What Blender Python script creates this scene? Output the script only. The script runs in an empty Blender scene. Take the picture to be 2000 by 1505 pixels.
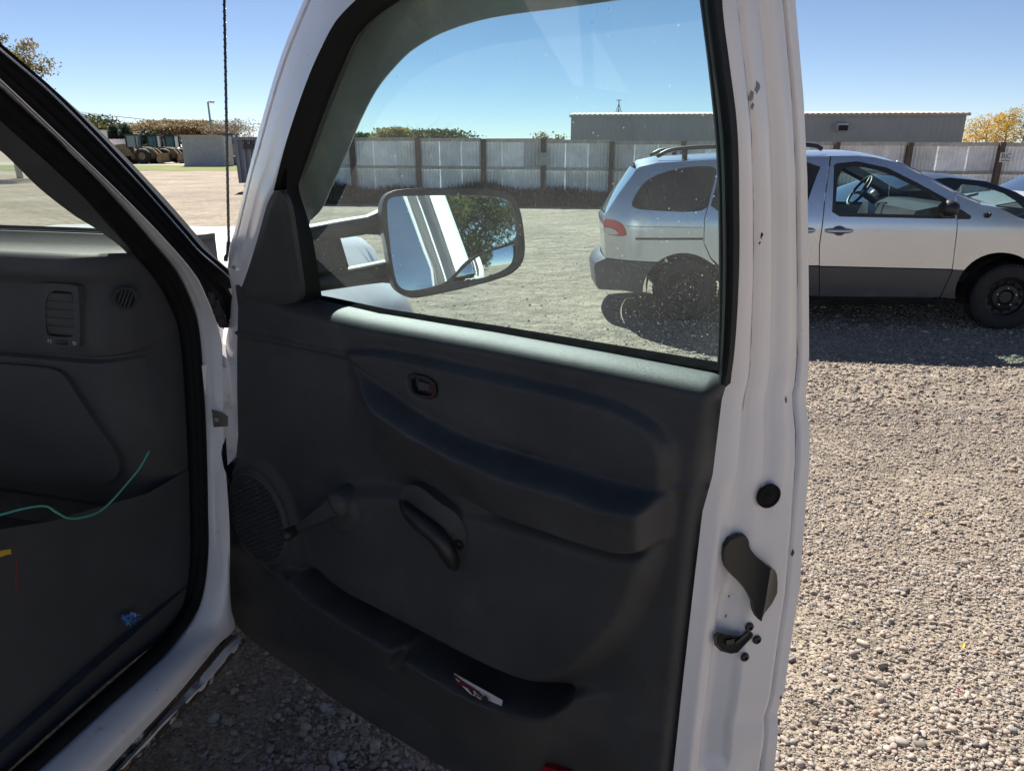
import bpy, bmesh, math, random
import numpy as np
from mathutils import Vector, Matrix
from mathutils.geometry import delaunay_2d_cdt
random.seed(7); rng = np.random.default_rng(7)
R = math.radians
SC = bpy.context.scene
COL = SC.collection
# ------------------------------------------------------------------ camera, sky, sun, exposure
F, CX, CY, PITCH, CAMZ = 1400.0, 1000.0, 752.5, R(18.24), 1.72
cam = bpy.data.cameras.new('camera'); camo = bpy.data.objects.new('camera', cam); COL.objects.link(camo)
cam.sensor_width = 36; cam.lens = 36 * F / 2000; cam.clip_start = .02; cam.clip_end = 3000
camo.location = (0, 0, CAMZ); camo.rotation_euler = (R(90) - PITCH, 0, 0)
SC.camera = camo
SUN_AZ, SUN_EL = -16, 44
w = bpy.data.worlds.new('World'); SC.world = w; w.use_nodes = True
nt = w.node_tree; bg = nt.nodes['Background']; sk = nt.nodes.new('ShaderNodeTexSky')
sk.sky_type = 'NISHITA'; sk.sun_disc = False; sk.sun_elevation = R(SUN_EL); sk.sun_rotation = R(SUN_AZ)
sk.air_density = .62; sk.dust_density = 0.0; sk.ozone_density = 5.5; sk.altitude = 300
tint = nt.nodes.new('ShaderNodeMix'); tint.data_type = 'RGBA'; tint.blend_type = 'MULTIPLY'; tint.inputs[0].default_value = 1; tint.inputs[7].default_value = (1.15, .96, .83, 1)
nt.links.new(sk.outputs[0], tint.inputs[6]); nt.links.new(tint.outputs[2], bg.inputs[0]); bg.inputs[1].default_value = .058
sl = bpy.data.lights.new('sun', 'SUN'); sl.energy = 5.0; sl.angle = R(.53); sl.color = (1, .94, .85)
so = bpy.data.objects.new('sun', sl); COL.objects.link(so)
sd = Vector((math.sin(R(SUN_AZ)) * math.cos(R(SUN_EL)), math.cos(R(SUN_AZ)) * math.cos(R(SUN_EL)), math.sin(R(SUN_EL))))
so.rotation_euler = sd.to_track_quat('Z', 'Y').to_euler(); so.location = sd * 50
SC.view_settings.view_transform = 'Standard'; SC.view_settings.look = 'None'
SC.view_settings.gamma = 1; SC.view_settings.use_curve_mapping = False
SC.view_settings.exposure = 1.22
SC.cycles.max_bounces = 10; SC.cycles.transparent_max_bounces = 24

# ------------------------------------------------------------------ survey: from a photo point to a real plane
CAM = np.array([0, 0, CAMZ]); Z = np.array([0, 0, 1.0])
def ray(px, py):
    x = (px - CX) / F; y = (CY - py) / F
    return np.array([x, math.cos(PITCH) + y * math.sin(PITCH), -math.sin(PITCH) + y * math.cos(PITCH)])
def hit(px, py, p0, n):
    d = ray(px, py); return CAM + d * (np.dot(np.asarray(p0) - CAM, n) / np.dot(d, n))
def az(a): return np.array([math.sin(R(a)), math.cos(R(a)), 0.0])
# door frame: U along the door (hinge to latch), W towards the cab side, Z up
D0 = np.array([-.66, 1.66, 0]); DU = az(123); DW = -az(33); VB, KT = 1.40, .28
def door(u, v, w=0.0): return D0 + DU * u + Z * v + DW * w
def dw(v): return KT * max(0.0, v - VB)
def dpt(px, py, w=0.0):             # world point on the door at depth w (leaning in above the belt)
    p = hit(px, py, D0 + DW * w, DW)
    if p[2] > VB: p = hit(px, py, D0 + Z * VB + DW * w, DW - KT * Z)
    return p
def duv(px, py, w=0.0):
    p = dpt(px, py, w) - D0; return (float(p @ DU), float(p[2]))
# truck frame: f forward, r to the truck's right
T0 = np.array([-.75, 1.63, 0]); TF = az(15); TR = az(105)
def trk(s, r, h): return T0 + TF * s + TR * r + Z * h
def tS(px, py, r=0.0): return hit(px, py, T0 + TR * r, TR)
def tD(px, py, s=0.0): return hit(px, py, T0 + TF * s, TF)
def tc(p): d = np.asarray(p) - T0; return (float(d @ TF), float(d @ TR), float(d[2]))

# ------------------------------------------------------------------ object helpers
WM = {}
def root(name, loc, rotz=0, label=None, cat=None, group=None):
    o = bpy.data.objects.new(name, None); COL.objects.link(o)
    o.location = loc; o.rotation_euler = (0, 0, rotz); o.empty_display_size = .2
    WM[o] = (Matrix.Translation(Vector(loc)) @ Matrix.Rotation(rotz, 4, 'Z'))
    tag(o, label, cat, group); return o
def tag(o, label=None, cat=None, group=None, kind=None):
    if label: o['label'] = label
    if cat: o['category'] = cat
    if group: o['group'] = group
    if kind: o['kind'] = kind
    return o
def obj(name, verts, faces, mat, parent=None, smooth=False, auto=None, mats=None, fm=None):
    """one mesh object from WORLD coordinates, parented to a root Empty or to a part of it"""
    V = np.asarray(verts, dtype=np.float64).reshape(-1, 3)
    if parent is not None:
        M = np.array(WM[parent].inverted()); V = V @ M[:3, :3].T + M[:3, 3]
    me = bpy.data.meshes.new(name)
    me.from_pydata(V.tolist(), [], [list(map(int, f)) for f in faces]); me.validate(verbose=False)
    for m in (mats or [mat]): me.materials.append(m)
    if fm is not None:
        for i, p in enumerate(me.polygons): p.material_index = fm[i]
    if smooth: me.polygons.foreach_set('use_smooth', [True] * len(me.polygons))
    if auto:
        me.polygons.foreach_set('use_smooth', [True] * len(me.polygons))
        bm = bmesh.new(); bm.from_mesh(me)
        for e in bm.edges:
            if len(e.link_faces) == 2 and e.calc_face_angle(0) > R(auto): e.smooth = False
        bm.to_mesh(me); bm.free()
    o = bpy.data.objects.new(name, me); COL.objects.link(o)
    if parent is not None: o.parent = parent; WM[o] = WM[parent]
    else: WM[o] = Matrix.Identity(4)
    return o
class MB:
    def __init__(s): s.v = []; s.f = []
    def add(s, v, f):
        n = len(s.v); s.v += [tuple(map(float, p)) for p in v]; s.f += [[i + n for i in q] for q in f]; return s
    def hexa(s, a, b):               # two quads (4 pts each) joined
        return s.add(list(a) + list(b), [(3, 2, 1, 0), (4, 5, 6, 7), (0, 1, 5, 4), (1, 2, 6, 5), (2, 3, 7, 6), (3, 0, 4, 7)])
    def box(s, c, ax, ay, az_, hx, hy, hz):
        c, ax, ay, az_ = map(np.asarray, (c, ax, ay, az_))
        q = lambda k: [c + ax * hx * i + ay * hy * j + az_ * hz * k for i, j in ((-1, -1), (1, -1), (1, 1), (-1, 1))]
        return s.hexa(q(-1), q(1))
    def tube(s, path, rad, n=8, cap=True):
        P = np.asarray(path, float); m = len(P)
        rad = np.full(m, rad) if np.isscalar(rad) else np.asarray(rad)
        T = np.gradient(P, axis=0); T /= np.linalg.norm(T, axis=1)[:, None] + 1e-12
        ref = Z if abs(T[0] @ Z) < .9 else np.array([1.0, 0, 0]); a = np.cross(T[0], ref); V = []
        for i in range(m):
            a = a - T[i] * (a @ T[i]); a /= np.linalg.norm(a) + 1e-12; b = np.cross(T[i], a)
            V += [P[i] + rad[i] * (a * math.cos(2 * math.pi * k / n) + b * math.sin(2 * math.pi * k / n)) for k in range(n)]
        Fc = [(i * n + k, i * n + (k + 1) % n, (i + 1) * n + (k + 1) % n, (i + 1) * n + k) for i in range(m - 1) for k in range(n)]
        if cap: Fc += [tuple(range(n))[::-1], tuple(range((m - 1) * n, m * n))]
        return s.add(V, Fc)
    def lathe(s, c, axis, prof, n=32, cap=False):   # prof: (along axis, radius)
        axis = np.asarray(axis, float) / np.linalg.norm(axis); c = np.asarray(c)
        ref = Z if abs(axis @ Z) < .9 else np.array([1.0, 0, 0]); a = np.cross(axis, ref); a /= np.linalg.norm(a); b = np.cross(axis, a)
        V = [c + axis * t + r * (a * math.cos(2 * math.pi * k / n) + b * math.sin(2 * math.pi * k / n)) for t, r in prof for k in range(n)]
        m = len(prof)
        Fc = [(i * n + k, i * n + (k + 1) % n, (i + 1) * n + (k + 1) % n, (i + 1) * n + k) for i in range(m - 1) for k in range(n)]
        if cap: Fc += [tuple(range(n))[::-1], tuple(range((m - 1) * n, m * n))]
        return s.add(V, Fc)
    def build(s, name, mat, parent=None, **k): return obj(name, s.v, s.f, mat, parent, **k)
def smooth(pts, n, closed=False):    # Catmull-Rom resample
    P = np.asarray(pts, float)
    if closed: P = np.vstack([P, P[:1]])
    d = np.r_[0, np.cumsum(np.linalg.norm(np.diff(P, axis=0), axis=1))]; t = np.linspace(0, d[-1], n, endpoint=not closed)
    m = np.zeros_like(P); m[1:-1] = (P[2:] - P[:-2]) / (d[2:] - d[:-2])[:, None]
    m[0] = (P[1] - P[0]) / (d[1] - d[0]); m[-1] = (P[-1] - P[-2]) / (d[-1] - d[-2])
    if closed: m[0] = m[-1] = (P[1] - P[-2]) / (d[1] + d[-1] - d[-2])
    i = np.clip(np.searchsorted(d, t, side='right') - 1, 0, len(P) - 2); h = (d[i + 1] - d[i]); s = ((t - d[i]) / h)[:, None]; h = h[:, None]
    return (2 * s**3 - 3 * s**2 + 1) * P[i] + (s**3 - 2 * s**2 + s) * h * m[i] + (-2 * s**3 + 3 * s**2) * P[i + 1] + (s**3 - s**2) * h * m[i + 1]
def resamp(pts, n):
    P = np.asarray(pts, float); d = np.r_[0, np.cumsum(np.linalg.norm(np.diff(P, axis=0), axis=1))]; t = np.linspace(0, d[-1], n)
    return np.stack([np.interp(t, d, P[:, k]) for k in range(P.shape[1])], 1)
def chaikin(P, k=2, closed=True):
    P = np.asarray(P, float)
    for _ in range(k):
        Q = np.roll(P, -1, 0); P = np.stack([.75 * P + .25 * Q, .25 * P + .75 * Q], 1).reshape(-1, P.shape[1])
    return P
def grid_faces(m, n, closed=False):
    return [(i * n + k, i * n + (k + 1) % n, (i + 1) * n + (k + 1) % n, (i + 1) * n + k) for i in range(m - 1) for k in range(n if closed else n - 1)]
def loft(name, rows, mat, parent=None, closed=False, back=None, **k):
    rows = [np.asarray(r, float) for r in rows]; n = len(rows[0]); V = np.vstack(rows); Fc = grid_faces(len(rows), n, closed)
    if back is not None:             # give the sheet a real thickness
        N = len(V); V = np.vstack([V, V + np.asarray(back)]); m = len(rows)
        Fc = Fc + [tuple(i + N for i in f[::-1]) for f in Fc]
        for a in range(n - 1): Fc.append((a + 1, a, a + N, a + 1 + N)); b = (m - 1) * n + a; Fc.append((b, b + 1, b + 1 + N, b + N))
        if not closed:
            for i in range(m - 1):
                a, b = i * n, (i + 1) * n; Fc.append((a, b, b + N, a + N)); a += n - 1; b += n - 1; Fc.append((b, a, a + N, b + N))
    return obj(name, V, Fc, mat, parent, **({'auto': 40} | k))
def pip(pts, poly):
    x, y = pts[:, 0], pts[:, 1]; c = np.zeros(len(pts), bool); P = np.asarray(poly); j = len(P) - 1
    for i in range(len(P)):
        xi, yi = P[i]; xj, yj = P[j]; t = ((yi > y) != (yj > y)) & (x < (xj - xi) * (y - yi) / (yj - yi + 1e-15) + xi); c ^= t; j = i
    return c
def sdf(pts, poly, closed=True):     # distance to a polyline
    P = np.asarray(poly, float); d = np.full(len(pts), 1e9)
    for i in range(len(P) if closed else len(P) - 1):
        a, b = P[i], P[(i + 1) % len(P)]; ab = b - a
        t = np.clip(((pts - a) @ ab) / (ab @ ab + 1e-15), 0, 1); d = np.minimum(d, np.linalg.norm(pts - a - t[:, None] * ab, axis=1))
    return d
def sheet(name, outline, fmap, mat, parent=None, holes=(), step=.05, skirt=None, inner=False, **k):
    """filled 2-D outline with holes, meshed finely, lifted into space by fmap; skirt = rim depth vector"""
    loops = [np.asarray(outline, float)] + [np.asarray(h, float) for h in holes]
    dense = []
    for L in loops:
        out = []
        for i in range(len(L)):
            a, b = L[i], L[(i + 1) % len(L)]; q = max(1, int(np.linalg.norm(b - a) / step))
            out += [a + (b - a) * t / q for t in range(q)]
        dense.append(np.array(out))
    pts = [p for L in dense for p in L]; edges = []; o = 0; bl = []
    for L in dense:
        n = len(L); edges += [(o + i, o + (i + 1) % n) for i in range(n)]; o += n
    lo, hi = loops[0].min(0), loops[0].max(0)
    gx = np.arange(lo[0] + step * .5, hi[0], step); gy = np.arange(lo[1] + step * .5, hi[1], step)
    if len(gx) and len(gy):
        G = np.stack(np.meshgrid(gx, gy), -1).reshape(-1, 2); ok = pip(G, dense[0])
        for L in dense[1:]: ok &= ~pip(G, L)
        for L in dense: ok &= sdf(G, L) > step * .4
        pts += list(G[ok])
    r = delaunay_2d_cdt([Vector(p) for p in pts], edges, [], 0, 1e-6)
    v2 = np.array([tuple(p) for p in r[0]]); fs = [f for f in r[2]]
    cen = np.array([v2[list(f)].mean(0) for f in fs]); ok = pip(cen, dense[0])
    for L in dense[1:]: ok &= ~pip(cen, L)
    fs = [f for f, q in zip(fs, ok) if q]
    V = np.array([fmap(p[0], p[1]) for p in v2]); N = len(V); Fc = list(fs)
    if skirt is not None:
        cnt = {}
        for f in fs:
            for a, b in zip(f, list(f[1:]) + [f[0]]): cnt[(a, b)] = 1
        bd = [(a, b) for (a, b) in cnt if (b, a) not in cnt]; V = np.vstack([V, V + np.asarray(skirt)])
        Fc += [(b, a, a + N, b + N) for a, b in bd]
        if inner: Fc += [tuple(i + N for i in f[::-1]) for f in fs]
    return obj(name, V, Fc, mat, parent, **({'auto': 35} | k))
def copy_tree(o, parent=None):
    c = o.copy(); COL.objects.link(c)
    if parent is not None: c.parent = parent
    for ch in list(o.children): copy_tree(ch, c)
    return c

# ------------------------------------------------------------------ materials
def nodes(name):
    m = bpy.data.materials.new(name); m.use_nodes = True; t = m.node_tree; b = t.nodes['Principled BSDF']
    return m, t, b
def N(t, kind, **k):
    n = t.nodes.new('ShaderNode' + kind)
    for a, v in k.items():
        if a in n.inputs: n.inputs[a].default_value = v
        else: setattr(n, a, v)
    return n
def c4(c): return (c[0], c[1], c[2], 1)
def ramp(t, src, stops):
    r = t.nodes.new('ShaderNodeValToRGB'); e = r.color_ramp.elements
    while len(e) < len(stops): e.new(.5)
    for i, (p, c) in enumerate(stops): e[i].position = p; e[i].color = c4(c) if not np.isscalar(c) else (c, c, c, 1)
    t.links.new(src, r.inputs[0]); return r
def mixc(t, fac, a, b):
    m = t.nodes.new('ShaderNodeMix'); m.data_type = 'RGBA'
    for s, v in ((m.inputs[0], fac), (m.inputs[6], a), (m.inputs[7], b)):
        if hasattr(v, 'links') or isinstance(v, bpy.types.NodeSocket): t.links.new(v, s)
        else: s.default_value = v if np.isscalar(v) else c4(v)
    return m.outputs[2]
def pmat(name, col, rough=.5, metal=0, var=.15, vs=6, bump=0, bs=300, spec=.5, coat=0, spots=None, random_=0, dirt=None):
    m, t, b = nodes(name); tc_ = N(t, 'TexCoord'); L = t.links.new
    nz = N(t, 'TexNoise', Scale=vs, Detail=6.0, Roughness=.62); L(tc_.outputs['Object'], nz.inputs['Vector'])
    lo = [max(0, c * (1 - var)) for c in col]; hi = [min(1, c * (1 + var)) for c in col]
    out = ramp(t, nz.outputs[0], [(.3, lo), (.7, hi)]).outputs[0]
    if random_:
        oi = N(t, 'ObjectInfo'); rr = ramp(t, oi.outputs['Random'], [(0, 1 - random_), (1, 1 + random_)])
        mu = t.nodes.new('ShaderNodeMix'); mu.data_type = 'RGBA'; mu.blend_type = 'MULTIPLY'; mu.inputs[0].default_value = 1
        L(out, mu.inputs[6]); L(rr.outputs[0], mu.inputs[7]); out = mu.outputs[2]
    if dirt:                           # (colour, scale, threshold, softness)
        dc, ds, th, sf = dirt; n2 = N(t, 'TexNoise', Scale=ds, Detail=9.0, Roughness=.7); L(tc_.outputs['Object'], n2.inputs['Vector'])
        out = mixc(t, ramp(t, n2.outputs[0], [(th, 0), (min(1, th + sf), 1)]).outputs[0], out, dc)
    if spots:                          # (colour, scale, radius, share)
        pc, ps, pr, sh = spots; vo = N(t, 'TexVoronoi', Scale=ps); L(tc_.outputs['Object'], vo.inputs['Vector'])
        near = ramp(t, vo.outputs['Distance'], [(pr * .6, 1), (pr, 0)]); sx = N(t, 'SeparateColor'); L(vo.outputs['Color'], sx.inputs[0])
        some = ramp(t, sx.outputs[0], [(sh, 1), (min(1, sh + .01), 0)]); mm = N(t, 'Math', operation='MULTIPLY'); L(near.outputs[0], mm.inputs[0]); L(some.outputs[0], mm.inputs[1])
        out = mixc(t, mm.outputs[0], out, pc)
    L(out, b.inputs['Base Color'])
    b.inputs['Roughness'].default_value = rough; b.inputs['Metallic'].default_value = metal
    b.inputs['Specular IOR Level'].default_value = spec; b.inputs['Coat Weight'].default_value = coat; b.inputs['Coat Roughness'].default_value = .08
    if rough < .9:
        rn = N(t, 'MapRange'); L(nz.outputs[0], rn.inputs[0]); rn.inputs[3].default_value = rough * .85; rn.inputs[4].default_value = min(1, rough * 1.2); L(rn.outputs[0], b.inputs['Roughness'])
    if bump:
        bn = N(t, 'TexNoise', Scale=bs, Detail=3.0); L(tc_.outputs['Object'], bn.inputs['Vector'])
        bp = N(t, 'Bump', Strength=bump, Distance=.002); L(bn.outputs[0], bp.inputs['Height']); L(bp.outputs[0], b.inputs['Normal'])
    return m
def glass(name, tint, haze=.03, dust=.5, dscale=110, rough=0.0, dustcol=(.66, .68, .66), refl=1.0):
    m, t, b = nodes(name); L = t.links.new; t.nodes.remove(b); out = t.nodes['Material Output']; tc_ = N(t, 'TexCoord')
    tr = N(t, 'BsdfTransparent', Color=c4(tint)); gl = N(t, 'BsdfGlossy', Roughness=rough); fr = N(t, 'Fresnel', IOR=1.5)
    fm = N(t, 'Math', operation='MULTIPLY'); L(fr.outputs[0], fm.inputs[0]); fm.inputs[1].default_value = refl
    mx = N(t, 'MixShader'); L(fm.outputs[0], mx.inputs[0]); L(tr.outputs[0], mx.inputs[1]); L(gl.outputs[0], mx.inputs[2])
    df = N(t, 'BsdfDiffuse', Color=c4(dustcol)); tl = N(t, 'BsdfTranslucent', Color=c4(dustcol)); ad = N(t, 'MixShader'); ad.inputs[0].default_value = .5
    L(df.outputs[0], ad.inputs[1]); L(tl.outputs[0], ad.inputs[2])
    vo = N(t, 'TexVoronoi', Scale=dscale, Randomness=1.0); L(tc_.outputs['Object'], vo.inputs['Vector'])
    nz = N(t, 'TexNoise', Scale=3.5, Detail=5.0); L(tc_.outputs['Object'], nz.inputs['Vector'])
    sx = N(t, 'SeparateColor'); L(vo.outputs['Color'], sx.inputs[0])
    rad = N(t, 'MapRange'); L(sx.outputs[0], rad.inputs[0]); rad.inputs[1].default_value = .62; rad.inputs[2].default_value = 1; rad.inputs[3].default_value = 0; rad.inputs[4].default_value = .17
    sp = N(t, 'Math', operation='LESS_THAN'); L(vo.outputs['Distance'], sp.inputs[0]); L(rad.outputs[0], sp.inputs[1])
    m1 = N(t, 'Math', operation='MULTIPLY'); L(sp.outputs[0], m1.inputs[0]); m1.inputs[1].default_value = dust
    hz = ramp(t, nz.outputs[0], [(.35, haze * .5), (.75, haze * 1.6)])
    ma0 = N(t, 'Math', operation='MAXIMUM'); L(m1.outputs[0], ma0.inputs[0]); L(hz.outputs[0], ma0.inputs[1])
    fn = N(t, 'TexNoise', Scale=dscale * 3.6, Detail=2.0); L(tc_.outputs['Object'], fn.inputs['Vector']); fg_ = ramp(t, fn.outputs[0], [(.60, 0), (.74, dust * .8)])
    sy = N(t, 'SeparateXYZ'); L(tc_.outputs['Object'], sy.inputs[0]); lowd = N(t, 'MapRange'); L(sy.outputs[2], lowd.inputs[0])
    lowd.inputs[1].default_value = 1.85; lowd.inputs[2].default_value = 1.45; lowd.inputs[3].default_value = .12; lowd.inputs[4].default_value = 1.0
    m3_ = N(t, 'Math', operation='MULTIPLY'); L(fg_.outputs[0], m3_.inputs[0]); L(lowd.outputs[0], m3_.inputs[1])
    ma = N(t, 'Math', operation='MAXIMUM'); L(ma0.outputs[0], ma.inputs[0]); L(m3_.outputs[0], ma.inputs[1])
    m2 = N(t, 'MixShader'); L(ma.outputs[0], m2.inputs[0]); L(mx.outputs[0], m2.inputs[1]); L(ad.outputs[0], m2.inputs[2]); L(m2.outputs[0], out.inputs[0])
    return m
M = {}
M['white'] = pmat('white_truck_paint', (.77, .745, .76), .3, var=.04, vs=4, coat=.4, spots=((.22, .12, .07), 30, .05, .12), dirt=((.46, .40, .34), 9, .64, .3))
M['white_sill'] = pmat('worn_sill_paint', (.74, .72, .73), .34, var=.06, vs=4, coat=.2, spots=((.10, .08, .07), 44, .09, .14), dirt=((.30, .24, .18), 14, .58, .22))
M['rust'] = pmat('rusty_sill_edge', (.045, .036, .03), .9, var=.5, vs=30, bump=1, bs=90, dirt=((.55, .54, .53), 16, .56, .05), spots=((.22, .08, .025), 20, .3, .3))
M['plastic'] = pmat('charcoal_trim_plastic', (.053, .053, .055), .46, var=.2, vs=7, bump=.35, bs=900, spec=.32, dirt=((.10, .098, .095), 4.5, .54, .35), spots=((.2, .2, .2), 34, .03, .10))
M['dash'] = pmat('dash_vinyl', (.060, .061, .065), .55, var=.15, vs=7, bump=.5, bs=1000, spec=.32)
M['black'] = pmat('black_plastic', (.017, .017, .018), .42, var=.25, bump=.2, bs=600)
M['rubber'] = pmat('black_rubber_seal', (.010, .0105, .012), .6, var=.25, vs=20, spec=.10)
M['felt'] = pmat('black_felt_wiper_strip', (.009, .009, .01), 1.0, var=.3, vs=40, spec=0)
M['carpet'] = pmat('dark_footwell_carpet', (.066, .066, .069), .72, var=.35, vs=9, bump=1, bs=400, spec=.2)
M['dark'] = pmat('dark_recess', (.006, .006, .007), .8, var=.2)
M['foam'] = pmat('crumbling_foam', (.04, .038, .04), .95, var=.6, vs=60, bump=1, bs=120)
M['metalgrey'] = pmat('worn_grey_metal', (.24, .22, .19), .55, metal=.4, var=.35, vs=30, bump=.5, bs=120)
M['seamrust'] = pmat('rust_stained_seam', (.40, .31, .25), .6, var=.2, vs=30, dirt=((.20, .10, .05), 26, .46, .10))
M['seamdirt'] = pmat('dirty_hem_seam', (.16, .14, .13), .7, var=.5, vs=30)
M['steel'] = pmat('bright_steel', (.6, .6, .6), .25, metal=1, var=.1)
M['doorglass'] = glass('dusty_tinted_door_glass', (.65, .845, .845), .05, .42, 125)
M['windshield'] = glass('dusty_windshield_glass', (.72, .82, .77), .07, .3, 150)
M['visor'] = pmat('smoked_rain_visor', (.30, .30, .28), .35, var=.22, vs=6, spots=((.05, .045, .04), 60, .12, .1), dirt=((.44, .38, .33), 5, .55, .1))
M['mirror'] = pmat('mirror_glass', (.80, .86, .86), .012, metal=1, var=.02, spots=((.6, .6, .58), 120, .07, .2))
M['redlens'] = pmat('red_lens', (.22, .006, .012), .2, var=.1, coat=.6)
M['paper'] = pmat('white_card', (.62, .62, .64), .6, var=.05)
M['red'] = pmat('red_card', (.20, .012, .02), .5, var=.1)
M['teal'] = pmat('teal_wire', (.10, .42, .33), .45, var=.1)
M['yellow'] = pmat('yellow_tape', (.62, .40, .03), .5, var=.15)
M['redwire'] = pmat('red_wire', (.25, .02, .02), .5)
M['dryleaf'] = pmat('dry_tan_leaf', (.36, .25, .12), .7, var=.3, vs=60)
M['blue'] = pmat('blue_scrap', (.12, .30, .62), .6, var=.4, vs=60)
M['silver'] = pmat('silver_van_paint', (.52, .545, .60), .24, metal=.85, var=.03, vs=3, coat=.55)
M['cladding'] = pmat('grey_lower_cladding', (.045, .049, .060), .4, var=.1, coat=.15)
M['vanglass'] = glass('clear_van_glass', (.72, .86, .84), .02, .0)
M['privacy'] = glass('dark_privacy_glass', (.055, .05, .05), .02, .0)
M['tyre'] = pmat('dusty_tyre_rubber', (.022, .021, .021), .8, var=.4, vs=12, bump=.6, bs=90)
M['wheelblack'] = pmat('black_steel_wheel', (.014, .014, .015), .45, var=.3)
M['lampwhite'] = pmat('clear_lamp_lens', (.62, .60, .58), .15, var=.05, coat=1)
M['lampred'] = pmat('red_lamp_lens', (.60, .02, .03), .15, var=.1, coat=1)
M['carblack'] = pmat('black_sedan_paint', (.010, .012, .018), .32, var=.1, coat=.35)
M['cargrey'] = pmat('pale_grey_car_paint', (.55, .57, .58), .3, metal=.3, var=.04, coat=.6)
M['maroon'] = pmat('maroon_car_paint', (.07, .006, .012), .25, var=.1, coat=1)
M['post'] = pmat('brown_timber_post', (.105, .075, .058), .8, var=.35, vs=9, bump=.6, bs=60, random_=.2)
M['timber'] = pmat('weathered_fence_rail', (.42, .40, .37), .8, var=.25, vs=8, random_=.12)
M['galv'] = pmat('galvanised_fence_sheet', (.76, .77, .78), .5, metal=0, var=.18, vs=2.2, random_=.24, dirt=((.68, .66, .63), 1.3, .57, .1))
M['shed'] = pmat('grey_shed_cladding', (.23, .25, .265), .55, var=.06, vs=.8)
M['shedroof'] = pmat('tan_shed_roof', (.46, .40, .32), .5, var=.1)
M['container'] = pmat('grey_container_paint', (.42, .40, .48), .55, var=.12, vs=1.5)
M['dumpster'] = pmat('slate_dumpster_paint', (.14, .16, .20), .55, var=.18, vs=2)
M['loader'] = pmat('dusty_yellow_machine_paint', (.23, .165, .085), .65, var=.3, vs=1.5, dirt=((.16, .12, .07), 1.6, .5, .2))
M['cabglass'] = pmat('teal_cab_glass', (.06, .14, .16), .2, var=.3, vs=.8, coat=1)
M['pole'] = pmat('grey_pole_metal', (.22, .25, .25), .5, metal=.4, var=.1)
M['bark'] = pmat('grey_bark', (.16, .12, .09), .9, var=.4, vs=14, bump=1, bs=40)
M['sign'] = pmat('white_sign_face', (.66, .66, .66), .5, var=.06)
M['ink'] = pmat('black_print', (.02, .02, .02), .6)
M['greenboard'] = pmat('pale_green_board', (.30, .36, .32), .6, var=.2)
M['weed'] = pmat('dry_dark_weeds', (.030, .030, .022), .9, var=.5, vs=4, spec=.1)
M['nest'] = M['foam']

def leafmat(name, cols):
    m, t, b = nodes(name); at = N(t, 'Attribute', attribute_name='tone'); L = t.links.new
    st = [(i / (len(cols) - 1), c) for i, c in enumerate(cols)]; r = ramp(t, at.outputs['Fac'], st); L(r.outputs[0], b.inputs['Base Color'])
    b.inputs['Roughness'].default_value = .6; b.inputs['Specular IOR Level'].default_value = .25
    tl = N(t, 'BsdfTranslucent'); L(r.outputs[0], tl.inputs[0]); mx = N(t, 'MixShader'); mx.inputs[0].default_value = .35
    L(b.outputs[0], mx.inputs[1]); L(tl.outputs[0], mx.inputs[2]); L(mx.outputs[0], t.nodes['Material Output'].inputs[0]); return m
M['leaf_gold'] = leafmat('golden_autumn_leaves', [(.24, .18, .04), (.55, .36, .05), (.68, .46, .08)])
M['leaf_olive'] = leafmat('olive_autumn_leaves', [(.09, .09, .04), (.17, .145, .065), (.30, .22, .09)])
M['leaf_rust'] = leafmat('rusty_autumn_leaves', [(.20, .16, .105), (.30, .22, .125), (.22, .20, .12)])  # rusty tones, lightened and muted to stand in for distance haze
M['leaf_green'] = leafmat('dull_green_leaves', [(.03, .045, .018), (.055, .08, .03), (.10, .12, .04)])
M['leaf_fir'] = leafmat('dark_fir_needles', [(.014, .028, .022), (.025, .05, .035), (.04, .07, .045)])
M['leaf_pine'] = leafmat('pine_needles', [(.03, .05, .02), (.07, .10, .035), (.13, .13, .05)])
M['leaf_yellowgreen'] = leafmat('yellow_green_leaves', [(.12, .12, .03), (.24, .22, .06), (.34, .28, .08)])
M['leaf_bare'] = leafmat('bare_twigs', [(.14, .12, .10), (.2, .17, .13), (.24, .20, .14)])

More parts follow.
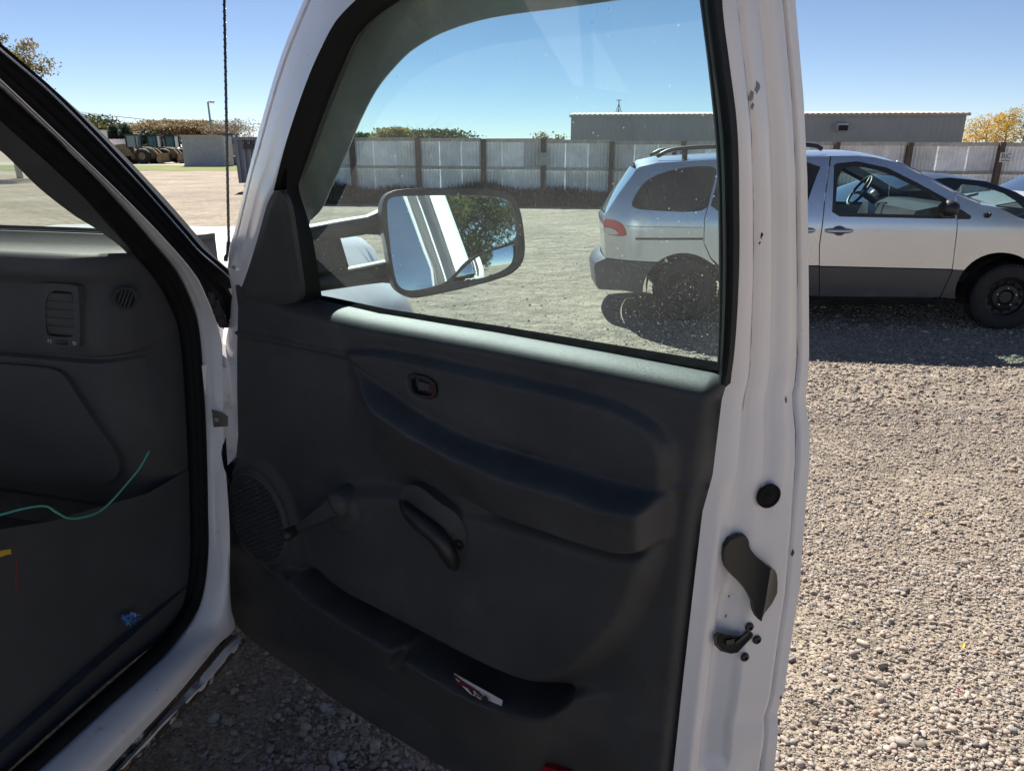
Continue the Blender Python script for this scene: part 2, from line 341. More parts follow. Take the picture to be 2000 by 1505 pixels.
def ground_mat():
    m, t, b = nodes('gravel_ground'); L = t.links.new; g = N(t, 'TexCoord').outputs['Object']
    def nz(s, d=6.0, ro=.6):
        n = N(t, 'TexNoise', Scale=s, Detail=d, Roughness=ro); L(g, n.inputs['Vector']); return n.outputs[0]
    big = ramp(t, nz(.35), [(.35, (.27, .23, .19)), (.55, (.36, .305, .24)), (.72, (.43, .375, .30))]).outputs[0]
    mid = ramp(t, nz(5.0), [(.35, .62), (.65, 1.25)]).outputs[0]
    fin = N(t, 'TexVoronoi', Scale=75.0); L(g, fin.inputs['Vector']); hs = N(t, 'SeparateColor'); L(fin.outputs['Color'], hs.inputs[0])
    st = ramp(t, hs.outputs[0], [(0, .55), (.5, .95), (1, 1.5)]).outputs[0]
    out = big
    for k, f in ((mid, .6), (st, .55)):
        mm = t.nodes.new('ShaderNodeMix'); mm.data_type = 'RGBA'; mm.blend_type = 'MULTIPLY'; mm.inputs[0].default_value = f; L(out, mm.inputs[6]); L(k, mm.inputs[7]); out = mm.outputs[2]
    L(out, b.inputs['Base Color']); b.inputs['Roughness'].default_value = .95; b.inputs['Specular IOR Level'].default_value = .15
    b1 = N(t, 'Bump', Strength=.8, Distance=.012); L(fin.outputs['Distance'], b1.inputs['Height']); b1.invert = True
    b2 = N(t, 'Bump', Strength=.7, Distance=.05); L(nz(14.0, 8.0, .7), b2.inputs['Height']); L(b1.outputs[0], b2.inputs['Normal'])
    b3 = N(t, 'Bump', Strength=.8, Distance=.25); L(nz(1.6, 6.0), b3.inputs['Height']); L(b2.outputs[0], b3.inputs['Normal']); L(b3.outputs[0], b.inputs['Normal'])
    return m
M['ground'] = ground_mat()
M['lawn'] = pmat('lawn_grass', (.15, .175, .05), .9, var=.3, vs=.4, spec=.1)
M['road'] = pmat('pale_gravel_road', (.37, .33, .29), .95, var=.15, vs=.3, spec=.1)
def stone_mat():
    m, t, b = nodes('gravel_stones'); L = t.links.new; at = N(t, 'Attribute', attribute_name='tone')
    r = ramp(t, at.outputs['Fac'], [(0, (.11, .10, .095)), (.2, (.22, .19, .165)), (.45, (.345, .285, .24)), (.62, (.31, .29, .27)), (.8, (.40, .335, .275)), (.92, (.35, .23, .17)), (1, (.47, .425, .37))])
    nz = N(t, 'TexNoise', Scale=120.0, Detail=4.0); L(N(t, 'TexCoord').outputs['Object'], nz.inputs['Vector'])
    mm = t.nodes.new('ShaderNodeMix'); mm.data_type = 'RGBA'; mm.blend_type = 'MULTIPLY'; mm.inputs[0].default_value = .5; L(r.outputs[0], mm.inputs[6]); L(ramp(t, nz.outputs[0], [(.3, .6), (.7, 1.3)]).outputs[0], mm.inputs[7])
    L(mm.outputs[2], b.inputs['Base Color']); b.inputs['Roughness'].default_value = .85; b.inputs['Specular IOR Level'].default_value = .25; return m
M['stone'] = stone_mat()
# ================================================================== SETTING
def flat(name, xs, ys, z, mat, n=1):
    X = np.linspace(xs[0], xs[1], n + 1); Y = np.linspace(ys[0], ys[1], n + 1)
    V = [(x, y, z) for y in Y for x in X]; return obj(name, V, grid_faces(n + 1, n + 1), mat)
tag(flat('gravel_yard', (-900, 900), (-600, 1400), 0, M['ground']), kind='structure')
tag(flat('road', (-140, -13), (84, 104), .006, M['road']), kind='structure')
lawn = obj('lawn', [(-75, 62, .012), (-15.5, 62, .012), (-21.5, 84, .012), (-95, 84, .012)], [(0, 1, 2, 3)], M['lawn']); tag(lawn, kind='structure')

# ---- trees
def tone_attr(o, vals):
    a = o.data.attributes.new('tone', 'FLOAT', 'POINT'); a.data.foreach_set('value', np.asarray(vals, dtype=np.float32))
def tree(name, x, y, h, cr, leaf, n, ls, label, group=None, base=.25, bark='bark', lean=0.0, fir=False, limbs=12, seed=0, cat='tree', spread=.16, tk=1.0):
    g = np.random.default_rng(seed + 11); t = root(name, (x, y, 0), 0, label, cat, group)
    tr = MB(); top = np.array([x + lean * h, y, h * .93]); b0 = np.array([x, y, -.1]); r0 = (h * .018 + .04) * tk
    sp = [b0 + (top - b0) * k + np.array([math.sin(k * 5 + seed) * .02 * h, math.cos(k * 4 + seed) * .02 * h, 0]) * k for k in np.linspace(0, 1, 9)]
    tr.tube(sp, [r0 * (1 - .9 * k) for k in np.linspace(0, 1, 9)], 8); cl = []
    for i in range(limbs):
        k = base + (1 - base) * ((i + g.random()) / limbs) ** .9; k = min(.97, k); s = sp[0] * 0 + np.array([np.interp(k, np.linspace(0, 1, 9), np.array(sp)[:, c]) for c in range(3)])
        a = i * 2.4 + g.random(); env = (1 - k) / (1 - base) if fir else math.sqrt(max(.05, 1 - ((k - base) / (1 - base) * 1.35 - .45) ** 2)); L = cr * env * (.75 + .5 * g.random())
        up = (-.15 if fir else .55) * L; e = s + np.array([math.cos(a) * L, math.sin(a) * L, up + g.normal() * .1 * L])
        md = (s + e) / 2 + np.array([0, 0, .08 * L]); tr.tube([s, md, e], [r0 * .38 * (1.1 - k), r0 * .22 * (1.1 - k), .012 * ls + .004], 5)
        for q in ((.45, .7, .95, 1.05) if L > .25 * cr else (.8,)): cl.append((s + (e - s) * q + g.normal(0, .07 * cr, 3), (.55 + .5 * g.random()) * (.7 if fir else 1)))
    cl.append((top, .5)); tr.build('trunk', M[bark], t, smooth=True)
    C = np.array([c[0] for c in cl]); Wt = np.array([c[1] for c in cl]); pick = g.choice(len(C), n, p=Wt / Wt.sum())
    sg = cr * spread * 1.5 * Wt[pick][:, None]; P = C[pick] + g.normal(0, 1, (n, 3)) * sg * np.array([1, 1, .38 if fir else .75])
    P[:, 2] = np.clip(P[:, 2], .3 + base * h * .4, h * (1 + .02 * g.normal(size=n)) * (1 if fir else (.74 + .30 * g.random(len(C)))[pick]))
    a = g.normal(0, 1, (n, 3)); a /= np.linalg.norm(a, axis=1)[:, None]; b = np.cross(a, g.normal(0, 1, (n, 3))); b /= np.linalg.norm(b, axis=1)[:, None]
    s1 = ls * (.6 + .8 * g.random((n, 1))); a = a * s1; b = b * s1 * (.22 if fir or leaf == 'leaf_pine' else .6)
    V = np.stack([P - a, P + b, P + a, P - b], 1).reshape(-1, 3); ct = g.random(len(C)) * .55
    tn = np.repeat(np.clip(ct[pick] + g.random(n) * .45, 0, 1), 4)
    o = obj('crown', V, np.arange(4 * n).reshape(-1, 4), M[leaf], t); tone_attr(o, tn); return t
def far(px, d):                       # point on the ground at distance d straight below photo column px
    k = ray(px, 291)[0] / ray(px, 291)[1]; return k * d, d
def hgt(py, d):                        # height seen at photo row py at distance d
    r_ = ray(CX, py); return CAMZ + r_[2] / r_[1] * d
x, y = far(28, 46); tree('cottonwood_tree', x, y, hgt(62, 46), 2.3, 'leaf_olive', 15000, .075, 'sparse olive and gold tree rising above the dark windshield pillar', lean=-.01, base=.2, seed=3, limbs=26, spread=.10)
ft = 'trees beyond the equipment yard'
specs = [(172, 150, 228, 5.5, 'leaf_green', 'broadleaf_tree', 'rounded green tree beside the windshield pillar behind the equipment yard', False, .45),
         (204, 150, 243, 5.0, 'leaf_olive', 'broadleaf_tree', 'low yellow green tree between the rounded green tree and the dark spruces', False, .45),
         (226, 140, 243, 1.9, 'leaf_fir', 'spruce_tree', 'thin dark spruce, the left one of a pair above the loaders', True, .40),
         (248, 140, 242, 2.3, 'leaf_fir', 'spruce_tree', 'wider dark spruce, the right one of a pair above the loaders', True, .40),
         (290, 165, 252, 3.2, 'leaf_fir', 'spruce_tree', 'short dark spruce rising just behind the loader cabs', True, .40),
         (312, 190, 243, 7.5, 'leaf_rust', 'broadleaf_tree', 'brownish half bare tree at the left end of the autumn row', False, .5),
         (345, 185, 238, 7.5, 'leaf_rust', 'broadleaf_tree', 'tallest rusty orange tree of the autumn row behind the machines', False, .5),
         (378, 190, 240, 8.0, 'leaf_olive', 'broadleaf_tree', 'olive and orange tree left of the light pole in the autumn row', False, .5),
         (408, 190, 246, 7.0, 'leaf_rust', 'broadleaf_tree', 'rusty tree right behind the light pole', False, .5),
         (446, 120, 232, 3.6, 'leaf_bare', 'bare_tree', 'bare pale tree right of the light pole behind the antenna mast', False, .22),
         (470, 120, 236, 3.2, 'leaf_bare', 'bare_tree', 'bare twiggy tree above the slate dumpster', False, .22),
         (772, 75, 249, 1.5, 'leaf_yellowgreen', 'broadleaf_tree', 'small yellow topped tree peeking over the fence above the side mirror', False, .22),
         (812, 80, 256, 3.4, 'leaf_green', 'broadleaf_tree', 'green tree peeking over the fence right of the yellow one', False, .25),
         (848, 82, 259, 3.2, 'leaf_green', 'broadleaf_tree', 'low green tree at the right end of the clump over the fence', False, .25),
         (700, 82, 263, 3.0, 'leaf_green', 'broadleaf_tree', 'green tree barely showing over the fence beside the rain visor', False, .25),
         (1068, 40, 265, .8, 'leaf_olive', 'shrub', 'small weed tree topping the fence behind the post with the green board', False, .12),
         (1903, 62, 252, 1.6, 'leaf_gold', 'birch_tree', 'short golden birch touching the right end of the grey shed', False, .10),
         (1922, 62, 228, 1.9, 'leaf_gold', 'birch_tree', 'bushy golden birch next to the right end of the grey shed', False, .10),
         (1960, 62, 206, 1.5, 'leaf_gold', 'birch_tree', 'tallest thin golden birch right of the grey shed', False, .10),
         (1942, 66, 222, 1.5, 'leaf_gold', 'birch_tree', 'golden birch between the bushy birch and the tallest birch', False, .10),
         (1996, 62, 215, 1.6, 'leaf_olive', 'birch_tree', 'greenish yellow birch at the right edge of the picture', False, .10)]
for i, (px, d, py, cr, lf, nm, lb, fir, ls) in enumerate(specs):
    x, y = far(px, d); gold = nm == 'birch_tree'
    n = 1500 if lf == 'leaf_bare' else (2600 if gold else 6500 if not fir else 3500); ls *= 1 if fir else .52 if lf != 'leaf_bare' else .5; cr *= .85 if px < 500 and not fir else 1
    tree(nm, x, y, hgt(py, d), cr, lf, n, ls, lb, ft if px < 500 else ('golden birches beside the shed' if gold else 'trees behind the fence'), base=.12 if fir else .3, fir=fir, seed=i * 7 + 1, limbs=22 if fir else 16, cat='shrub' if nm == 'shrub' else 'tree', spread=.1 if gold else .2)
# the pine that the side mirror shows, behind the photographer's right shoulder
tree('pine_tree', 17.2, -20.0, 14.0, 3.7, 'leaf_pine', 90000, .13, 'tall green pine seen reflected in the side mirror', base=.04, seed=5, limbs=60, spread=.085, tk=.45)

# ---- corrugated fence with timber posts and rails
FA, FB = np.array([-7.3, 25.6, 0]), np.array([19.5, 21.3, 0]); FD = (FB - FA) / np.linalg.norm(FB - FA); FN = np.array([FD[1], -FD[0], 0])
fence = root('corrugated_fence', tuple(FA), math.atan2(FD[1], FD[0]), 'long grey corrugated metal fence with brown posts behind the silver van', 'fence')
def fp(px): p = hit(px, 291, FA, FN); return float((p - FA) @ FD)
def fpt(u, z, off=0.0): return FA + FD * u + FN * off + Z * z
def ftop(u): d = (FA + FD * u)[1]; px = CX + F * (FA + FD * u)[0] / d * math.cos(PITCH); return hgt(np.interp(px, [560, 690, 1165, 1170, 2000], [267, 268, 272, 275, 279]), d)
posts = [560, 690, 818, 945, 1062, 1195, 1334, 1482, 1632, 1774, 1952, 2140, 2330]
pu = [fp(p) for p in posts]; pm = [MB()]
for i, u in enumerate(pu):
    pm = MB(); h = ftop(u) + rng.normal() * .02; pm.box(fpt(u, h / 2 - .1, .12), FD, FN, Z, .075, .075, h / 2 + .1); pm.build('post', M['post'], fence)
def corr(u0, u1, z0, z1, off):
    k = max(6, int((u1 - u0) / .026)); U_ = np.linspace(u0, u1, k); wv = np.where(np.arange(k) % 4 < 2, .028, 0)
    return [[fpt(u, z0, off + a) for u, a in zip(U_, wv)], [fpt(u, z1, off + a) for u, a in zip(U_, wv)]]
for i in range(len(pu) - 1):
    a, b = pu[i], pu[i + 1]; h0, h1 = ftop(a), ftop(b); hm = (h0 + h1) / 2; nS = 3
    for j in range(nS):
        u0, u1 = a + (b - a) * j / nS, a + (b - a) * (j + 1) / nS + .012; dz = rng.normal() * .012
        loft('corrugated_sheet', corr(u0, u1, hm * .54, hm + dz - .03, .012 * (j % 2)), M['galv'], fence)
        loft('corrugated_sheet', corr(u0, u1, .0, hm * .56, -.03 + .012 * (j % 2)), M['galv'], fence)
    for z, t_ in ((hm - .055, .055), (hm * .55, .045)):
        q = MB(); q.box(fpt((a + b) / 2, z, .062 if z < hm * .7 else .066), FD, FN, Z, (b - a) / 2 - .08, .02, t_); q.build('rail', M['timber'], fence)
def text(s, size, c, ax, up, mat, parent, name='lettering', thick=.001):
    cu = bpy.data.curves.new(name, 'FONT'); cu.body = s; cu.size = size; cu.align_x = 'CENTER'; cu.align_y = 'CENTER'; cu.extrude = thick; cu.resolution_u = 2
    tmp = bpy.data.objects.new('tmp', cu); COL.objects.link(tmp); bpy.context.view_layer.update()
    me = bpy.data.meshes.new_from_object(tmp.evaluated_get(bpy.context.evaluated_depsgraph_get())); bpy.data.objects.remove(tmp)
    ax = np.asarray(ax); up = np.asarray(up); nn = np.cross(ax, up); V = np.array([v.co for v in me.vertices])
    Wd = np.asarray(c) + V[:, :1] * ax + V[:, 1:2] * up + V[:, 2:] * nn
    return obj(name, Wd, [list(p.vertices) for p in me.polygons], mat, parent)
def fsign(px0, px1, y0, y1, mat, label, name, nm='sign'):
    u0, u1 = fp(px0), fp(px1); c = fpt((u0 + u1) / 2, 0, .22); d = c[1]; z0, z1 = hgt(y1, d), hgt(y0, d); c = c + Z * (z0 + z1) / 2
    t = root(name, tuple(c), math.atan2(FD[1], FD[0]), label, nm); q = MB(); q.box(c, FD, FN, Z, (u1 - u0) / 2, .012, (z1 - z0) / 2); q.build('plate', mat, t); return t, c, u1 - u0, z1 - z0
t, c, sw, sh = fsign(1949, 1971, 298, 317, M['sign'], 'small white B C sign on the fence post at right', 'yard_sign')
for s_, o_ in (('B', -.24), ('C', .24)):
    text(s_, sh * .72, c + FN * .016 + FD * sw * o_ + Z * sh * .12, FD, Z, M['ink'], t)
q = MB(); q.box(c + FN * .013 , FD, FN, Z, .004, .003, sh * .36); q.build('divider_line', M['ink'], t)
q = MB(); q.box(c + FN * .013 - Z * sh * .32 - FD * sw * .2, FD, FN, Z, sw * .16, .003, sh * .04); q.box(c + FN * .013 - Z * sh * .32 + FD * sw * .22, FD, FN, Z, sw * .16, .003, sh * .04); q.build('underline', M['ink'], t)
fsign(1051, 1072, 298, 323, M['greenboard'], 'pale green board nailed to a fence post above the side mirror', 'notice_board', 'board')

# ---- weeds at the foot of the fence, uncountable
g = np.random.default_rng(4); n = 24000; u = g.random(n) * (pu[-1] - pu[0]) + pu[0]; cl = .5 + .5 * np.sin(u * 1.7) * np.sin(u * .61 + 1)
off = .22 + np.abs(g.normal(0, .32, n)); hh = (.48 + .38 * cl) * (.50 + .65 * g.random(n)) * np.exp(-off * .6); B = FA + FD * u[:, None] + FN * off[:, None]; a = g.random(n) * 6.28
dx = np.stack([np.cos(a), np.sin(a), a * 0], 1) * (.018 + .03 * g.random((n, 1))); tp = B + Z * hh[:, None] + g.normal(0, .10, (n, 3)) * np.array([1, 1, .2]); md = (B + tp) / 2 + g.normal(0, .03, (n, 3))
V = np.stack([B - dx * .4, B + dx * .4, md + dx, tp, md - dx], 1).reshape(-1, 3); k = np.arange(n)[:, None] * 5
wd = obj('weeds', V, (k + np.arange(5)).tolist(), M['weed']); tag(wd, 'dark dry weeds along the foot of the metal fence', 'weeds', kind='stuff')

# ---- grey metal shed behind the fence
d = 46.0; sx0, sx1 = far(1114, d)[0], far(1876, d - 2.2)[0]; SA = np.array([sx0, d, 0]); SB = np.array([sx1, d - 2.2, 0]); Ls = np.linalg.norm(SB - SA); su0 = (SB - SA) / Ls; sn0 = np.array([-su0[1], su0[0], 0])
def sp_(u_, b_, z_): return SA + su0 * u_ + sn0 * b_ + Z * z_
shed = root('metal_shed', tuple(SA), math.atan2(su0[1], su0[0]), 'long low grey metal shed with a tan roof edge behind the fence', 'building')
zt = hgt(228, d)
k = int(Ls / .1); X = np.linspace(0, Ls, k); wv = np.where(np.arange(k) % 3 == 0, -.03, 0)
loft('front_wall', [[sp_(x, a, z) for x, a in zip(X, wv)] for z in (-.1, zt)], M['shed'], shed)
q = MB()
for x_, o_ in ((0, (0, 1, 2, 3, 4)), (Ls, (4, 3, 2, 1, 0))): q.add([sp_(x_, 0, -.1), sp_(x_, 16, -.1), sp_(x_, 16, zt), sp_(x_, 8, zt + .5), sp_(x_, 0, zt)], [o_])
q.add([sp_(0, 16, -.1), sp_(Ls, 16, -.1), sp_(Ls, 16, zt), sp_(0, 16, zt)], [(0, 1, 2, 3)]); q.build('side_wall', M['shed'], shed)
k = int(Ls / .15); X = np.linspace(-.12, Ls + .12, k); wv = np.where(np.arange(k) % 2 == 0, .035, 0)
loft('roof', [[sp_(x, b_, zt + h_ + a) for x, a in zip(X, wv)] for b_, h_ in ((-.25, .10), (8, .56), (16.2, .08))], M['shedroof'], shed, back=(0, 0, -.03))
q = MB(); q.box(sp_(Ls / 2, -.2, zt + .015), su0, sn0, Z, Ls / 2 + .1, .06, .055); q.build('eave_trim', M['shed'], shed)
def shu(px): p = hit(px, 291, SA, sn0); return float((p - SA) @ su0)
u0_, u1_ = shu(1625), shu(1645); zv0, zv1 = hgt(259, 44.7), hgt(240, 44.7); q = MB(); q.add([sp_(u0_, -.05, zv0), sp_(u1_, -.05, zv0), sp_(u1_, -.05, zv1), sp_(u0_, -.05, zv1), sp_(u0_, -.55, zv0 + .12), sp_(u1_, -.55, zv0 + .12), sp_(u1_, -.45, zv1 - .05), sp_(u0_, -.45, zv1 - .05)], [(4, 5, 6, 7), (7, 6, 2, 3), (0, 4, 7, 3), (5, 1, 2, 6)])
vh = q.build('vent_hood', M['container'], shed); q = MB(); q.box(sp_((u0_ + u1_) / 2, -.57, zv0 + .24), su0, sn0, Z, (u1_ - u0_) / 2 * .9, .02, .14); q.build('louvre', M['dark'], vh)
d2 = 66; mx, my = far(1205, d2); zt2 = hgt(196, d2); mast = root('radio_mast', (mx, my, 0), 0, 'thin lattice radio mast rising behind the shed roof', 'mast')
q = MB(); q.tube([(mx, my, 0), (mx, my, zt2)], .045, 6); q.build('mast_pole', M['pole'], mast)
q = MB(); zb = hgt(222, d2)
for s_ in (-1, 1): q.tube([(mx + s_ * .28, my, zb - 4), (mx + s_ * .28, my, zb), (mx, my, zt2 - .25)], .03, 5); q.tube([(mx, my, zb + .4), (mx + s_ * .28, my, zb - .2)], .02, 4)
q.build('brace', M['pole'], mast)
q = MB(); q.tube([(mx - .22, my, zt2), (mx + .22, my, zt2)], .035, 5); q.build('crossbar', M['pole'], mast)

# ---- far left: light pole, wires, container, dumpster, loaders
d = 96; lx, ly = far(418, d); zt = hgt(199, d); lp = root('light_pole', (lx, ly, 0), 0, 'grey street light pole with one arm left of the antenna mast', 'light pole')
q = MB(); q.tube([(lx, ly, -.2), (lx - .05, ly, zt)], [.16, .11], 8); q.build('shaft', M['pole'], lp)
q = MB(); q.tube([(lx - .05, ly, zt - .1), (lx + .2, ly, zt)], .08, 6); q.build('arm', M['pole'], lp)
q = MB(); q.lathe((lx + .15, ly, zt), (1, 0, -.05), [(-.02, .02), (.1, .16), (.5, .2), (.62, .1), (.65, .01)], 10); q.build('lamp_head', M['sign'], lp, smooth=True)
for i, (y0, y1) in enumerate(((206, 262), (211, 258))):
    a = np.array([*far(-60, 130), hgt(y0 - 22, 130)]); b = np.array([*far(620, 170), hgt(y1 - 8, 170)])
    q = MB(); q.tube([a + (b - a) * k + Z * -4 * 1.2 * k * (1 - k) for k in np.linspace(0, 1, 14)], .028, 5)
    tag(q.build('power_line', M['pole']), ('upper' if i == 0 else 'lower') + ' of two thin power lines across the left sky', 'wire', 'power lines')
d = 78; c0, c1 = far(356, d)[0], far(437, d)[0]; zt = hgt(266, d); ct = root('shipping_container', ((c0 + c1) / 2, d, 0), 0, 'plain grey storage container standing behind the lawn', 'container')
k = 70; X = np.linspace(c0, c1, k); wv = np.where(np.arange(k) % 4 < 2, .04, 0)
loft('side_wall', [[(x, d + a, 0) for x, a in zip(X, wv)], [(x, d + a, zt) for x, a in zip(X, wv)]], M['container'], ct)
q = MB(); q.box(((c0 + c1) / 2, d + 1.25, zt / 2), (1, 0, 0), (0, 1, 0), Z, (c1 - c0) / 2, 1.18, zt / 2 - .02); q.build('box_body', M['container'], ct)
q = MB(); q.box(((c0 + c1) / 2, d - .05, zt + .03), (1, 0, 0), (0, 1, 0), Z, (c1 - c0) / 2 + .05, .06, .09); q.build('top_rail', M['shedroof'], ct)
q = MB(); q.box(((c0 + c1) / 2, d - .05, .1), (1, 0, 0), (0, 1, 0), Z, (c1 - c0) / 2, .05, .1); q.build('bottom_rail', M['container'], ct)
d = 100; c0, c1 = far(183, d)[0], far(205, d)[0]; zt = hgt(254, d); wt = root('white_trailer', ((c0 + c1) / 2, d, 0), 0, 'white box trailer beside the windshield pillar left of the loaders', 'trailer')
q = MB(); q.box(((c0 + c1) / 2 - 3, d, zt / 2 + .4), (1, 0, 0), (0, 1, 0), Z, (c1 - c0) / 2 + 3, 1.2, zt / 2 - .4); q.build('box_body', M['sign'], wt); q = MB(); q.box((c1 - 1, d, .35), (1, 0, 0), (0, 1, 0), Z, .9, 1.1, .33); q.build('undercarriage', M['black'], wt)
d = 104; c0, c1 = far(205, d)[0], far(262, d)[0]; zt = hgt(274, d); wb = root('concrete_wall', ((c0 + c1) / 2, d, 0), 0, 'low pale concrete wall behind the nearest loader', 'wall'); q = MB(); q.box(((c0 + c1) / 2, d, zt / 2), (1, 0, 0), (0, 1, 0), Z, (c1 - c0) / 2, .3, zt / 2); q.build('wall_body', M['container'], wb); q = MB(); q.box(((c0 + c1) / 2, d, zt + .08), (1, 0, 0), (0, 1, 0), Z, (c1 - c0) / 2 + .1, .4, .07); q.build('coping', M['shedroof'], wb)
def dumpster(px0, px1, ytop, d, label):
    c0, c1 = far(px0, d)[0], far(px1, d)[0]; zt = hgt(ytop, d); t = root('roll_off_dumpster', (c0, d, 0), 0, label, 'dumpster')
    q = MB(); q.add([(c0, d, .35), (c1, d, .35), (c1, d + 2.2, .35), (c0, d + 2.2, .35), (c0 - .04, d, zt), (c1, d, zt), (c1, d + 2.2, zt), (c0 - .04, d + 2.2, zt)], [(0, 1, 5, 4), (0, 4, 7, 3), (1, 2, 6, 5), (2, 3, 7, 6), (3, 2, 1, 0)]); q.build('bin_body', M['dumpster'], t)
    for k in range(6): q = MB(); x = c0 + .12 + k * (c1 - c0 - .24) / 5; q.box((x, d - .04, zt / 2 + .12), (1, 0, 0), (0, 1, 0), Z, .05, .04, zt / 2 - .25); q.build('rib', M['dumpster'], t)
    q = MB(); q.box(((c0 + c1) / 2, d - .03, zt - .05), (1, 0, 0), (0, 1, 0), Z, (c1 - c0) / 2 + .05, .08, .06); q.build('top_rail', M['dumpster'], t)
    q = MB(); xb0 = c0 + .38
    for k in range(9): q.tube([(xb0 + k * .12, d - .02, zt - .42), (xb0 + k * .12, d - .1, zt - .1)], .02, 4)
    q.box(((xb0 + c1) / 2, d - .1, zt - .38), (1, 0, 0), (0, 1, 0), Z, (c1 - xb0) / 2, .02, .1); q.build('tarp_rack', M['black'], t)
    for x in (c0 + .35, c1 - .4): q = MB(); q.lathe((x, d + .15, .18), (0, 1, 0), [(-.1, .01), (-.1, .17), (.1, .17), (.1, .01)], 14); q.build('roller', M['black'], t)
dumpster(459, 530, 268, 31.5, 'slate grey roll off dumpster right beside the white door frame')
def cab(mb, gl, c, wx, h):             # cab posts and roof with glass inside
    x, y, z = c; gl.box((x, y, z + h / 2), (1, 0, 0), (0, 1, 0), Z, wx * .92, .7, h / 2 - .06)
    for sx in (-1, 1):
        for sy in (-1, 1): mb.box((x + sx * wx, y + sy * .74, z + h / 2), (1, 0, 0), (0, 1, 0), Z, .06, .06, h / 2)
    mb.box((x, y, z + h + .05), (1, 0, 0), (0, 1, 0), Z, wx * 1.15, .85, .09)
def loader(px, d, label, k=1.0):
    x, y = far(px, d); t = root('wheel_loader', (x, y, 0), 0, label, 'loader', 'wheel loaders parked in a row'); X = np.array([1.0, 0, 0]); Yv = np.array([0, 1.0, 0]); P = lambda a, b, c: np.array([x + a * k, y + b * k, c * k])
    for wx_ in (-2.0, 1.45):
        for wy in (-1.15, 1.15):
            q = MB(); q.lathe(P(wx_, wy, .82), Yv, [(-.3 * k, .4 * k), (-.32 * k, .74 * k), (-.2 * k, .84 * k), (.2 * k, .84 * k), (.32 * k, .74 * k), (.3 * k, .4 * k)], 22); wq = q.build('wheel', M['tyre'], t, auto=40)
            q = MB(); q.lathe(P(wx_, wy, .82), Yv, [(-.29 * k, .0), (-.27 * k, .41 * k), (.27 * k, .41 * k), (.29 * k, 0)], 18); q.build('rim', M['loader'], wq)
    q = MB(); a = [P(-3.0, -.75, .95), P(.3, -.75, .8), P(.3, .75, .8), P(-3.0, .75, .95)]; b = [P(-2.9, -.65, 1.95), P(-.6, -.7, 2.15), P(-.6, .7, 2.15), P(-2.9, .65, 1.95)]; q.hexa(a, b); q.box(P(1.1, 0, 1.0), X, Yv, Z, 1.0 * k, .55 * k, .4 * k); q.build('engine_body', M['loader'], t, auto=30)
    q = MB(); gl = MB(); cab(q, gl, P(.1, 0, 1.75), .55 * k, 1.30 * k); cb = q.build('cab', M['black'], t); gl.build('window', M['cabglass'], cb)
    q = MB()
    for s_ in (-.5, .5): q.tube([P(1.2, s_, 1.7), P(2.3, s_, 1.5), P(3.2, s_, .55)], .16 * k, 6)
    q.build('lift_arm', M['loader'], t)
    q = MB(); prof = [(3.1, .1), (4.1, .08), (3.6, .15), (3.25, .4), (3.2, .9), (3.45, 1.15), (3.1, 1.0), (2.98, .5)]; q.add([P(a, s_, c) for s_ in (-1.35, 1.35) for a, c in prof], [tuple(range(8))[::-1], tuple(range(8, 16))] + [(i, (i + 1) % 8, 8 + (i + 1) % 8, 8 + i) for i in range(8)]); q.build('bucket', M['loader'], t)
loader(262, 92, 'dusty yellow wheel loader at the left end of the equipment row', 1.08)
loader(303, 95, 'dusty yellow wheel loader in the middle of the equipment row', 1.08)
loader(337, 98, 'dusty yellow wheel loader next to the grey storage container', 1.08)
x, y = far(448, 84); t = root('tracked_excavator', (x, y, 0), 0, 'machine with a teal glass cab between the container and the dumpster', 'excavator')
q = MB(); gl = MB(); cab(q, gl, (x, y, 1.3), .75, 1.9); cb = q.build('cab', M['black'], t); gl.build('window', M['cabglass'], cb); q = MB(); q.box((x + 1.4, y, 1.6), (1, 0, 0), (0, 1, 0), Z, 1.0, 1.0, .6); q.build('engine_body', M['loader'], t)
q = MB(); q.box((x + .6, y, .5), (1, 0, 0), (0, 1, 0), Z, 1.8, 1.2, .45); q.build('track', M['black'], t)
q = MB(); q.tube([(x - .5, y - .9, 2.2), (x - 1.6, y - .9, 3.0), (x - 2.0, y - .9, .6)], .16, 6); q.build('boom', M['loader'], t)
# ================================================================== PICKUP TRUCK
truck = root('pickup_truck', tuple(T0), -R(15), 'white pickup truck with its passenger door swung wide open', 'pickup truck')
def part(o, label=None):
    if label: o['label'] = label
    return o
def DW_(u, v, w): return door(u, v, w)
# ---- door trim panel: relief over (u, v)
Ledge = [duv(*p) for p in [(468, 560), (465, 600), (463, 680), (463, 766), (465, 840), (460, 900)]]
uL_v = np.array([(.024, 1.60), (.024, 1.40)] + [duv(*p, w=.0) for p in [(465, 600), (463, 680), (463, 766), (465, 850), (462, 885)]] + [duv(*p, w=.012) for p in [(453, 925), (443, 965), (438, 1040), (436, 1100), (435, 1161), (440, 1190), (446, 1205)]])[:, ::-1]; uL_v = np.vstack([uL_v, [[uL_v[-1, 0] - .02, uL_v[-1, 1] + .004], [.2, uL_v[-1, 1] + .01]]])[::-1]
uR_v = np.array([[.28, 1.140], [.627, 1.143], [.97, 1.150], [1.165, 1.155], [1.361, 1.166], [1.42, 1.168]])
belt = np.array([([-.3, 1.435], [.03, 1.425], [.12, 1.418], [.19, 1.411])[i] if i < 4 else duv(*p, w=-.07) for i, p in enumerate([0, 0, 0, 0, (628, 581), (750, 605), (977, 640), (1200, 679), (1404, 716), (1420, 720)])])
vT = lambda u: np.interp(u, belt[:, 0], belt[:, 1]) - .004
